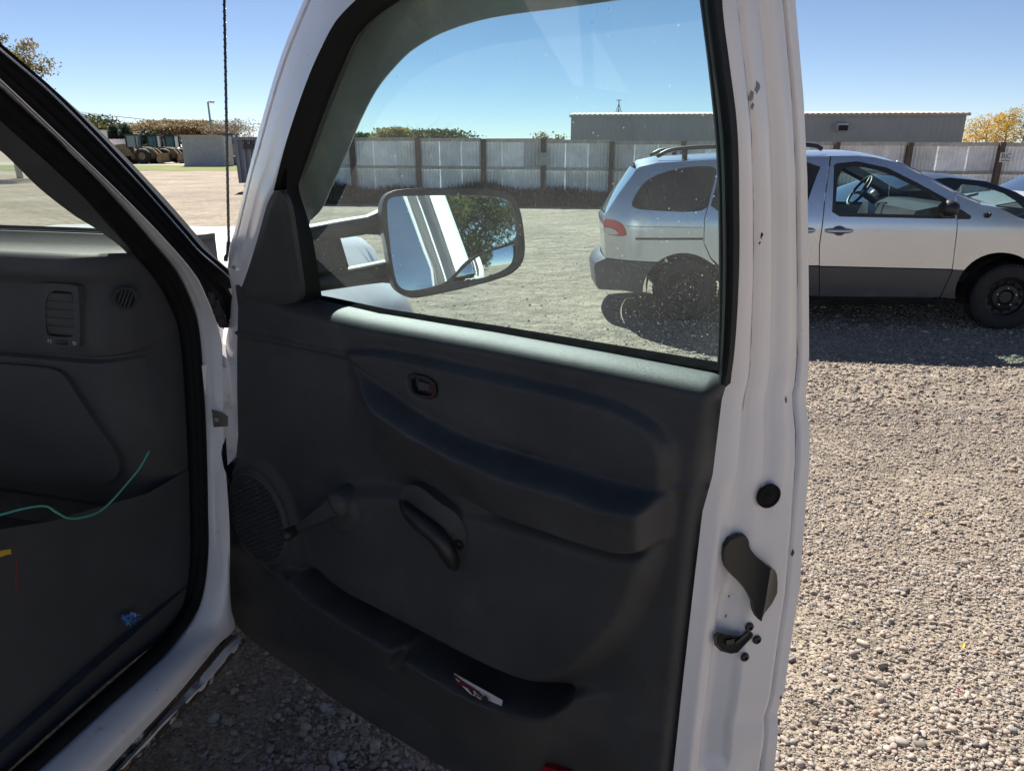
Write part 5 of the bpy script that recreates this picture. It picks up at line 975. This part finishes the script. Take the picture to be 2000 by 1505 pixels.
class Car:
    """body built panel by panel on curved sides; x forward, y inwards from the near side, z up"""
    def __init__(s, t, org, vx, width, tum, ends): s.t = t; s.o = np.asarray(org, float); s.vx = vx; s.vy = np.cross(Z, vx); s.w = width; s.tum = tum; s.ends = ends
    def P(s, x, y, z): return s.o + s.vx * x + s.vy * y + Z * z
    def inset(s, x, z):
        x0, x1, rr = s.ends; y = s.tum(z)
        if x < x0 + rr: y += .42 * rr * ((x0 + rr - x) / rr) ** 2.4
        if x > x1 - rr: y += .55 * rr * ((x - x1 + rr) / rr) ** 2.2
        return y
    def side(s, name, poly, mat, parent=None, holes=(), off=0.0, near=True, far_=True, step=.06, skirt=.018, **k):
        o = []
        for fl in ([0] if near else []) + ([1] if far_ else []):
            f = (lambda x, z: s.P(x, s.inset(x, z) - off, z)) if fl == 0 else (lambda x, z: s.P(x, s.w - s.inset(x, z) + off, z))
            o.append(sheet(name, poly, f, mat, parent or s.t, holes=holes, step=step, skirt=(s.vy if fl == 0 else -s.vy) * skirt, **k))
        return o[0]
    def cap(s, name, pts, mat, crown=.03, n=15, parent=None, cut=0.0, w0=None, bow=0.0):
        rows = []
        for x, z in pts:
            i = s.inset(x, z) + cut; ys = np.linspace(i, s.w - i, n); c = 1 - ((ys - s.w / 2) / (s.w / 2 - i)) ** 2
            rows.append([s.P(x + bow * c_, y, z + crown * c_) for y, c_ in zip(ys, c)])
        return loft(name, rows, mat, parent or s.t, smooth=True, auto=50)
# ---- silver minivan
V0 = np.array([1.80, 7.38, 0]); VX = np.array([3.09, -.40, 0]); WB = np.linalg.norm(VX); VX = VX / WB
van = root('silver_minivan', tuple(V0), math.atan2(VX[1], VX[0]), 'silver minivan with grey lower cladding parked on the gravel', 'minivan')
def tumv(z): return .012 * max(0, .55 - z) / .2 + .26 * max(0, z - .98) ** 1.35 + (.05 * max(0, z - 1.55) / .1) ** 2
VY = np.cross(Z, VX)
def vp(px, py):
    p = hit(px, py, V0, VY)
    for _ in range(3): p = hit(px, py, V0 + VY * tumv(p[2]), VY)
    return (float((p - V0) @ VX), float(p[2]))
VP = lambda L: np.array([vp(*p) for p in L])
C = Car(van, V0, VX, 1.86, tumv, (-.92, WB + .98, .55))
def arc(cx, cy, r_, a0, a1, n=14, ry=None): return [(cx + r_ * math.cos(R(a)), cy - (ry or r_) * math.sin(R(a))) for a in np.linspace(a0, a1, n)]
RC, FC = (1335, 572), (1955, 579)
qw = chaikin(VP([(1232, 398), (1238, 407), (1264, 411), (1378, 416), (1386, 388), (1398, 351), (1401, 323), (1339, 326), (1294, 337), (1267, 349), (1249, 367)]), 2)
C.side('quarter_panel', VP([(1249, 326), (1285, 318), (1403, 311), (1400, 330), (1393, 357), (1375, 429), (1374, 474), (1387, 504), (1398, 518)] + arc(*RC, 80, 50, 128, 12, 78) + [(1279, 511), (1183, 507), (1180, 462), (1177, 429), (1183, 420), (1207, 381), (1231, 348)]), M['silver'], holes=[qw])
C.side('quarter_window', qw, M['privacy'], off=-.006, skirt=.002)
sw = chaikin(VP([(1406, 324), (1500, 320), (1606, 317), (1592, 352), (1578, 392), (1570, 413), (1480, 416), (1384, 416), (1400, 357)]), 1)
C.side('sliding_door', VP([(1405, 311), (1500, 307), (1621, 305), (1610, 388), (1599.5, 479), (1599.5, 518), (1500, 518), (1404, 518), (1389, 503), (1375.6, 474), (1376.6, 429), (1394.6, 357)]), M['silver'], holes=[sw])
C.side('sliding_door_window', sw, M['privacy'], off=-.006, skirt=.002)
fo = VP([(1629, 323), (1634, 319), (1675, 315), (1734, 328), (1792, 357), (1847, 387), (1864, 401), (1866, 427), (1829, 427), (1640, 423), (1625, 414)])
fg = chaikin(VP([(1638, 329), (1675, 324), (1730, 336), (1786, 364), (1838, 391), (1847, 402), (1845, 420), (1800, 420), (1645, 416), (1631, 409)]), 1)
C.side('front_door', VP([(1623.5, 306), (1675, 304), (1706, 307), (1752, 317), (1800, 342), (1865, 378), (1869, 442), (1861.5, 508), (1859, 525), (1601, 519), (1601.5, 479), (1612, 388)]), M['silver'], holes=[fo])
C.side('window_surround', fo, M['black'], holes=[fg], off=-.003, skirt=.01, step=.04)
C.side('front_door_window', fg, M['vanglass'], off=-.012, skirt=.002)
fen = [(1866.5, 379), (1913, 399), (1950, 405), (2000, 430), (2060, 452), (2110, 478), (2122, 520)]
C.side('front_fender', VP(fen + [(2045, 524)] + arc(*FC, 90, 38, 143, 16, 86) + [(1860.5, 526), (1863, 508), (1870.6, 442)]), M['silver'])
C.side('mirror_triangle', VP([(1869, 404), (1896, 421), (1895, 428), (1870, 428)]), M['black'], off=.004, step=.03, skirt=.006)
C.side('rear_bumper', VP([(1182, 509), (1277, 513)] + arc(*RC, 80, 132, 178, 8, 78) + [(1268, 574), (1216, 568), (1168, 571), (1163, 562), (1159, 528), (1163, 519)]), M['cladding'], off=.015)
C.side('door_cladding', VP([(1402, 520), (1599, 520.5), (1599, 577), (1416, 577)] + arc(*RC, 82, 4, 36, 5, 78)), M['cladding'], off=.010)
C.side('door_cladding', VP([(1600.6, 520.8), (1859, 527), (1834, 580), (1600.6, 578)]), M['cladding'], off=.010)
C.side('fender_cladding', VP([(1860.8, 527.3), (1882, 527.6)] + arc(*FC, 91, 145, 178, 7, 87) + [(1866, 583), (1836, 580)]), M['cladding'], off=.010)
C.side('front_bumper', VP([(2046, 526), (2122, 523), (2126, 560), (2112, 585), (2046, 582)]), M['cladding'], off=.012)
# rocker and inner liners
# roof, tailgate, windscreen, hood
def prof_(L): return [vp(*p) for p in L]
C.cap('tailgate', prof_([(1183, 507), (1180, 462), (1178, 430), (1184, 421)]), M['silver'], .0, bow=-.06)
C.cap('tailgate_window', prof_([(1184, 421), (1207, 382), (1231, 349), (1243, 331)]), M['privacy'], .02, bow=-.05, cut=.0)
C.cap('rear_bumper_face', prof_([(1168, 571), (1163, 562), (1159, 528), (1163, 519), (1183, 508)]), M['cladding'], .0, bow=-.07)
C.cap('roof', prof_([(1243, 331), (1249, 326), (1285, 318), (1403, 311), (1500, 307), (1620, 305), (1675, 304), (1706, 307), (1748, 316)]), M['silver'], .055)
C.cap('windscreen', prof_([(1750, 317), (1800, 342), (1865, 378), (1908, 397)]), M['vanglass'], .05, bow=.06, cut=.02)
C.cap('hood', prof_([(1900, 394), (1913, 399), (1950, 405), (2000, 430), (2060, 452), (2110, 478)]), M['silver'], .05, bow=.05)
C.cap('front_face', prof_([(2110, 478), (2122, 520), (2126, 560), (2112, 585)]), M['cladding'], .0, bow=.10)
q = MB()
for (a, b) in zip([(1752, 314), (1800, 339), (1865, 374)], [(1800, 339), (1865, 374), (1915, 396)]):
    pa, pb = vp(*a), vp(*b); q.tube([C.P(pa[0], tumv(pa[1]) + .02, pa[1] - .01), C.P(pb[0], tumv(pb[1]) + .02, pb[1] - .01)], .022, 6)
q.build('windscreen_pillar', M['silver'], van, smooth=True)
# lamp, mouldings, handles, rails, mirror
lampR = VP([(1177, 430), (1195, 430), (1213, 436), (1220, 447), (1224, 460), (1216, 463), (1180, 461)]); tl_ = C.side('tail_lamp', chaikin(lampR, 1), M['lampred'], off=.010, step=.03, skirt=.012)
lw_ = VP([(1177, 447), (1196, 448), (1205, 453), (1209, 460), (1180, 460)]); C.side('reversing_lens', chaikin(lw_, 1), M['lampwhite'], tl_, off=.014, step=.03, skirt=.006)
C.side('door_track', VP([(1241, 464.5), (1373, 464.5), (1373, 468.5), (1241, 468.5)]), M['black'], off=.003, step=.05, skirt=.004)
C.side('body_crease', VP([(1222, 442), (1373, 444), (1373, 445), (1222, 443)]), M['cladding'], off=.002, step=.05, skirt=.002)
def handle(x0, x1, y0, y1):
    cup = VP([(x0 + 12, y0 + 9), (x0 + 16, y0 + 3), (x0 + 26, y0), (x0 + 36, y0 + 3), (x0 + 40, y0 + 9), (x0 + 36, y0 + 18), (x0 + 26, y0 + 21), (x0 + 16, y0 + 18)]) if x1 - x0 > 40 else None
    if cup is not None: C.side('handle_cup', chaikin(cup, 2), M['cladding'], off=.003, step=.02, skirt=.004, far_=False)
    a, b = vp(x0, (y0 + y1) / 2), vp(x1, (y0 + y1) / 2); q = MB(); q.tube([C.P(a[0] + (b[0] - a[0]) * k, -.020 - .016 * math.sin(math.pi * k), a[1] + (b[1] - a[1]) * k) for k in np.linspace(0, 1, 9)], [.016, .022, .025, .025, .025, .025, .025, .022, .014], 8); q.build('door_handle', M['silver'], van, smooth=True)
handle(1613, 1664, 440, 461); handle(1560, 1590, 440, 459)
for near in (0, 1):
    q = MB(); L = [vp(*p) for p in [(1284, 317), (1306, 305), (1340, 300), (1399, 297), (1500, 294), (1573, 293), (1600, 296), (1612, 302)]]
    q.tube(smooth([C.P(x, (.30 if near == 0 else 1.56), z + .05) for x, z in L], 30), .022, 8)
    for k in (2, 5): q.tube([C.P(L[k][0], (.30 if near == 0 else 1.56), L[k][1] - .06), C.P(L[k][0], (.30 if near == 0 else 1.56), L[k][1] + .05)], .03, 6)
    q.build('roof_rail', M['black'], van, smooth=True)
mx0 = vp(1840, 410)
for sgn, y0 in ((-1, .06), (1, 1.80)):
    q = MB(); rows = []
    for k, s_ in ((0, .55), (.03, .95), (.08, 1), (.12, .8), (.14, .3)): rows.append([C.P(mx0[0] - .05 + k + .015 * math.cos(t), y0 + sgn * (.13 + .095 * s_ * math.cos(t)), mx0[1] + .02 + .082 * s_ * math.sin(t)) for t in np.arange(16) * math.pi / 8])
    n = 16; q.add([p for r_ in rows for p in r_], grid_faces(5, 16, True) + [tuple(range(16)), tuple(range(64, 80))]); q.tube([C.P(mx0[0] + .06, y0 - sgn * .0, mx0[1] - .04), C.P(mx0[0] + .02, y0 + sgn * .1, mx0[1] - .02)], .03, 6); q.build('wing_mirror', M['black'], van, auto=50)
x, z = vp(1928, 421); q = MB(); q.lathe(C.P(x, .0, z), -VY + Z * .6, [(0, .024), (.03, .02), (.045, .008), (.046, 0)], 12); q.build('fender_lamp', M['black'], van)
x, z = vp(1930, 399); q = MB()
for k in range(3): q.tube([C.P(x - .12 + .05 * k, .28 + .3 * k, z + .05), C.P(x + .1, .5 + .34 * k, z + .07)], .014, 5)
q.build('wiper_linkage', M['black'], van)
# interior: dark floor, dash, steering wheel
q = MB(); q.box(C.P(1.45, .93, .50), VX, VY, Z, 2.1, .80, .05); q.build('floor_pan', M['dark'], van)
q = MB(); q.box(C.P(1.45, .93, .36), VX, VY, Z, 1.0, .86, .08); q.build('underbody', M['dark'], van)
for x0 in (0, WB):
    for ty in (0, 1):
        q = MB()
        yy = .30 if ty == 0 else 1.56; rows = [[C.P(x0 + .39 * math.cos(t), y_, .34 + .40 * math.sin(t)) for t in np.linspace(-.25, math.pi + .25, 20)] for y_ in ((.03, .34) if ty == 0 else (1.83, 1.52))]
        q.add(rows[0] + rows[1], grid_faces(2, 20)); q.build('wheel_well', M['dark'], van)
a = vp(1822, 412); q = MB(); rows = [(a[0] - .16, a[1] - .16), (a[0] - .10, a[1] - .01), (a[0] + .12, a[1] + .04), (a[0] + .75, a[1] + .02), (a[0] + .75, a[1] - .25), (a[0] - .15, a[1] - .45)]
q.add([C.P(x, y, z) for y in (.16, 1.70) for x, z in rows], [tuple(range(6))[::-1], tuple(range(6, 12))] + [(i, (i + 1) % 6, 6 + (i + 1) % 6, 6 + i) for i in range(6)]); q.build('dashboard', M['black'], van)
a = vp(1768, 394); sc0 = C.P(a[0], 1.40, a[1] + .03); ax = VX * -.85 + Z * .55; ax /= np.linalg.norm(ax); e1 = VY; e2 = np.cross(ax, e1)
q = MB(); ring = [sc0 + (e1 * math.cos(t) + e2 * math.sin(t)) * .185 for t in np.linspace(0, 2 * math.pi, 33)]; q.tube(ring, .016, 8, cap=False)
for t in (.2, 2.94, 4.71): q.tube([sc0 - ax * .03, sc0 + (e1 * math.cos(t) + e2 * math.sin(t)) * .18], .018, 6)
q.tube([sc0 - ax * .02, sc0 - ax * .35], .035, 8); q.build('steering_wheel', M['black'], van, smooth=True)
q = MB(); q.box(C.P(vp(1690, 440)[0], .50, .80), VX, VY, Z, .24, .26, .16); q.box(C.P(vp(1690, 440)[0], 1.36, .80), VX, VY, Z, .24, .26, .16); q.build('seat_cushion', M['black'], van)
for x0, lbl in ((0, 0), (WB, 1)):
    for y0, axd in ((.115, -VY), (1.745, VY)): wheel(van, C.P(x0, y0, .325), axd, .325)

# ---- sedans: same panel method, metric outline
def sedan(name, org, ang, body, label, cat, group=None, hood_up=False, k=1.0):
    vx = np.array([math.cos(ang), math.sin(ang), 0]); t = root(name, tuple(org), ang, label, cat, group)
    tum = lambda z: .010 * max(0, .5 - z) / .2 + .34 * max(0, z - .86) ** 1.2
    c = Car(t, org, vx, 1.78, tum, (-.92, 3.62, .6)); wb = 2.7
    arcm = lambda cx, a0, a1, n=12: [(cx + .36 * math.cos(R(a)), .32 + .36 * math.sin(R(a))) for a in np.linspace(a0, a1, n)]
    g1 = chaikin([(.02, .92), (.30, 1.17), (.62, 1.28), (.98, 1.315), (.98, .92)], 1); g2 = chaikin([(1.05, .92), (1.05, 1.315), (1.40, 1.29), (1.78, 1.15), (2.10, .95), (2.06, .92)], 1)
    up = [(-.90, .86), (-.45, .93), (-.25, .95), (.25, 1.22), (.62, 1.345), (1.05, 1.385), (1.42, 1.35), (1.80, 1.20), (2.28, .94)]
    C_ = c; C_.side('rear_side', [(-.92, .30), (-.38, .30)] + arcm(0, 180, 0)[0:] + [(1.0, .28), (1.01, .88), (1.01, 1.375)] + up[:6][::-1] + [(-.95, .6)], body, holes=[g1]); C_.side('rear_side_window', g1, M['vanglass'], off=-.008, skirt=.002)
    C_.side('front_side', [(1.015, .28), (wb - .37, .28)] + arcm(wb, 180, 0) + [(3.5, .28), (3.60, .55), (3.5, .74), (2.9, .86), (2.28, .94), (1.80, 1.20), (1.42, 1.35), (1.05, 1.385), (1.015, 1.38)], body, holes=[g2]); C_.side('front_side_window', g2, M['vanglass'], off=-.008, skirt=.002)
    C_.cap('trunk', [(-.92, .30), (-.96, .6), (-.90, .86), (-.45, .93), (-.22, .955)], body, .02, bow=-.06); C_.cap('rear_window', [(-.22, .955), (.25, 1.22), (.58, 1.335)], M['vanglass'], .03)
    C_.cap('roof', [(.56, 1.33), (.62, 1.345), (1.05, 1.385), (1.42, 1.35)], body, .05); C_.cap('windscreen', [(1.42, 1.35), (1.80, 1.20), (2.28, .94)], M['vanglass'], .04, bow=.08)
    if hood_up:
        o = [[c.P(2.25 - .05 * k_ - .0 * j, y, .98 + 1.02 * k_ + .04 * math.sin(math.pi * (y - .2) / 1.4)) + vx * (-.1 + .75 * k_) for y in np.linspace(.18, 1.60, 9)] for j, k_ in enumerate(np.linspace(0, 1, 8))]; loft('raised_hood', o, body, t, back=vx * .03)
        q = MB(); q.box(c.P(2.9, .89, .66), vx, c.vy, Z, .5, .6, .08); q.build('engine_bay', M['dark'], t)
    else: C_.cap('hood', [(2.24, .955), (2.9, .88), (3.5, .74)], body, .05, bow=.06)
    C_.cap('front_face', [(3.5, .74), (3.60, .55), (3.5, .28)], body, .0, bow=.08)
    C_.side('head_lamp', chaikin([(3.18, .62), (3.46, .60), (3.46, .71), (3.2, .76)], 1), M['lampwhite'], off=.006, step=.05, skirt=.006); C_.side('tail_lamp', chaikin([(-.90, .66), (-.66, .70), (-.66, .84), (-.88, .82)], 1), M['lampred'], off=.006, step=.05, skirt=.006)
    q = MB(); q.box(c.P(1.35, .89, .40), vx, c.vy, Z, 1.9, .80, .06); q.build('floor_pan', M['dark'], t)
    q = MB(); q.box(c.P(.55, .89, .75), vx, c.vy, Z, .12, .70, .30); q.box(c.P(1.35, .48, .72), vx, c.vy, Z, .12, .25, .34); q.box(c.P(1.35, 1.30, .72), vx, c.vy, Z, .12, .25, .34); q.build('seat_back', M['black'], t)
    q = MB(); q.box(c.P(2.1, .89, .80), vx, c.vy, Z, .25, .72, .12); q.build('dashboard', M['black'], t)
    for x0 in (0, wb):
        for y0, axd in ((.115, -c.vy), (1.665, c.vy)): wheel(t, c.P(x0, y0, .31), axd, .31, .1, M['pole'], False)
    return t
x, y = far(1846, 10.8); sedan('black_sedan', (x + .34, y, 0), math.pi - .05 + math.pi * 0, M['carblack'], 'black sedan parked close behind the silver minivan', 'sedan')
x, y = far(1936, 14.4); sedan('pale_grey_car', (x + 2.30, y, 0), math.pi + .03, M['cargrey'], 'pale grey car with a sloping windshield at the right edge', 'car')
sedan('maroon_car', (9.5, -13.5, 0), math.pi * .62, M['maroon'], 'dark maroon car seen in the small spot mirror', 'car')
# ================================================================== GRAVEL STONES, LEAVES
def icos(sub):
    bm = bmesh.new(); bmesh.ops.create_icosphere(bm, subdivisions=sub, radius=1); V = np.array([v.co[:] for v in bm.verts]); Fc = np.array([[v.index for v in f.verts] for f in bm.faces]); bm.free(); return V, Fc
def stones(name, XY, rad, sub, seed, label):
    g = np.random.default_rng(seed); n = len(XY); V, Fc = icos(sub); var = []
    for k in range(24):
        d = g.normal(0, 1, (7, 3)); d /= np.linalg.norm(d, axis=1)[:, None]; c = .62 + .3 * g.random(7); W = V.copy()
        for a, b in zip(d, c): s = W @ a; W = W - np.maximum(0, s - b)[:, None] * a * .9
        var.append(W * (1 + g.normal(0, .04, (len(V), 1))))
    var = np.array(var)[g.integers(0, 24, n)]
    sc = np.stack([1 + .25 * g.normal(size=n), .8 + .18 * g.normal(size=n), .60 + .14 * g.normal(size=n)], 1).clip(.35, 1.6); var = var * sc[:, None]
    tl = g.normal(0, .35, n); ct, st = np.cos(tl)[:, None], np.sin(tl)[:, None]; yv, zv = var[..., 1] * ct - var[..., 2] * st, var[..., 1] * st + var[..., 2] * ct; var = np.stack([var[..., 0], yv, zv], 2)
    th = g.random(n) * 6.283; ct, st = np.cos(th)[:, None], np.sin(th)[:, None]; xv, yv = var[..., 0] * ct - var[..., 1] * st, var[..., 0] * st + var[..., 1] * ct
    P = np.stack([xv, yv, var[..., 2]], 2) * rad[:, None, None]; P[..., 0] += XY[:, :1]; P[..., 1] += XY[:, 1:]; P[..., 2] += (rad * (.28 + .2 * g.random(n)))[:, None] - .001
    me = bpy.data.meshes.new(name); nv = n * len(V); nf = n * len(Fc); me.vertices.add(nv); me.vertices.foreach_set('co', P.reshape(-1).astype(np.float32))
    me.loops.add(nf * 3); me.polygons.add(nf); idx = (Fc[None] + (np.arange(n) * len(V))[:, None, None]).reshape(-1); me.loops.foreach_set('vertex_index', idx.astype(np.int32)); me.polygons.foreach_set('loop_start', np.arange(0, nf * 3, 3, dtype=np.int32)); me.polygons.foreach_set('use_smooth', np.full(nf, sub > 1))
    me.update(calc_edges=True); me.validate(); me.materials.append(M['stone']); o = bpy.data.objects.new(name, me); COL.objects.link(o)
    tone_attr(o, np.repeat(np.clip(g.beta(2.2, 2.2, n), 0, 1), len(V))); tag(o, label, 'gravel', kind='stuff'); return o
g = np.random.default_rng(21)
def scatter(n, y0, y1, k0, k1, p=1.0, pad=.0):   # points in the wedge X = k*Y, denser towards the viewer
    y = y0 + (y1 - y0) * g.random(n * 3) ** p; k = k0 + (k1 - k0) * g.random(n * 3); x = k * y
    pat = .5 + .5 * np.sin(x * 2.1 + 1.3 * np.sin(y * 1.7)) * np.sin(y * 1.9 + x * .6); ed = np.clip(np.minimum(k - k0, k1 - k) / .10, .05, 1); keep = g.random(n * 3) < (.30 + .70 * pat ** .7) * ed
    return np.stack([x, y], 1)[keep][:n]
def two(a, mu, sg, mx, sd, label):
    r = np.clip(g.lognormal(math.log(mu), sg, len(a)), .0022, mx); big = r > .0078
    stones('gravel', a[big], r[big], 2, sd, label + ', the larger ones'); stones('gravel', a[~big], r[~big], 1, sd + 50, label + ', the finer ones')
two(scatter(31000, 1.45, 2.7, .22, 1.12, 1.0), .0042, .46, .018, 1, 'loose gravel stones in the foreground right of the door')
two(scatter(48000, 2.5, 4.7, .22, .98, .9), .0045, .42, .017, 2, 'loose gravel stones between the door and the parked minivan')
a = scatter(16000, 4.4, 8.2, .20, .82, 1.0); stones('gravel', a, np.clip(g.lognormal(math.log(.0085), .40, len(a)), .004, .028), 1, 3, 'finer gravel by the shadow of the parked minivan')
a = np.stack([-.3 + 5.5 * g.random(9000), 1.4 + 5.5 * g.random(9000)], 1); stones('gravel', a, np.clip(g.lognormal(math.log(.006), .42, 9000), .003, .018), 1, 6, 'thin scatter of pebbles over the packed dirt round the door')
# bare patch of shaded gravel under the open door
y = 1.2 + 1.3 * g.random(14000); x = -1.3 + 1.5 * g.random(14000); kp_ = g.random(14000) < np.clip(.14 + 1.0 * (x + .80) / .30, .12, 1); a = np.stack([x, y], 1)[kp_]
stones('gravel', a, np.clip(g.lognormal(math.log(.0068), .45, len(a)), .003, .024), 2, 4, 'shaded gravel on the ground under the open door')
# sparse stones over the yard seen through the window
y = 4 + 12 * g.random(5000); x = (-.22 + .5 * g.random(5000)) * y; stones('gravel', np.stack([x, y], 1), np.clip(g.lognormal(math.log(.0065), .40, 5000), .003, .02), 1, 5, 'scattered pebbles over the dusty yard seen through the door window')
def leaf(px, py, s, mat, label, a):
    p = hit(px, py, np.array([0, 0, .018]), Z); u = np.array([math.cos(a), math.sin(a), .1]); v = np.array([-math.sin(a), math.cos(a), .15]); k = [(-1, 0, 0), (-.4, .38, .3), (.3, .42, .35), (1.1, 0, .1), (.3, -.42, .25), (-.4, -.36, .3)]
    V = [p + u * s * a_ + v * s * b_ + Z * s * c_ * .6 for a_, b_, c_ in k] + [p + Z * s * .02]; q = MB(); q.add(V, [(i, (i + 1) % 6, 6) for i in range(6)]); tag(q.build('fallen_leaf', mat), label, 'leaf', 'fallen leaves on the gravel')
leaf(1824, 877, .022, M['bark'], 'dark curled dead leaf on the open gravel', .5)
leaf(1812, 1002, .024, M['dryleaf'], 'pale tan fallen leaf right of the black door plug', .1)
leaf(1605, 1026, .020, M['dryleaf'], 'small tan fallen leaf close beside the white door edge', 1.2)
leaf(1881, 1260, .015, M['yellow'], 'small bright yellow leaf among larger stones at lower right', .9)
leaf(1875, 1349, .013, M['red'], 'tiny orange red leaf below the bright yellow leaf', 2.0)
print('tris', sum(sum(len(p.vertices) - 2 for p in o.data.polygons) for o in SC.objects if o.type == 'MESH'))
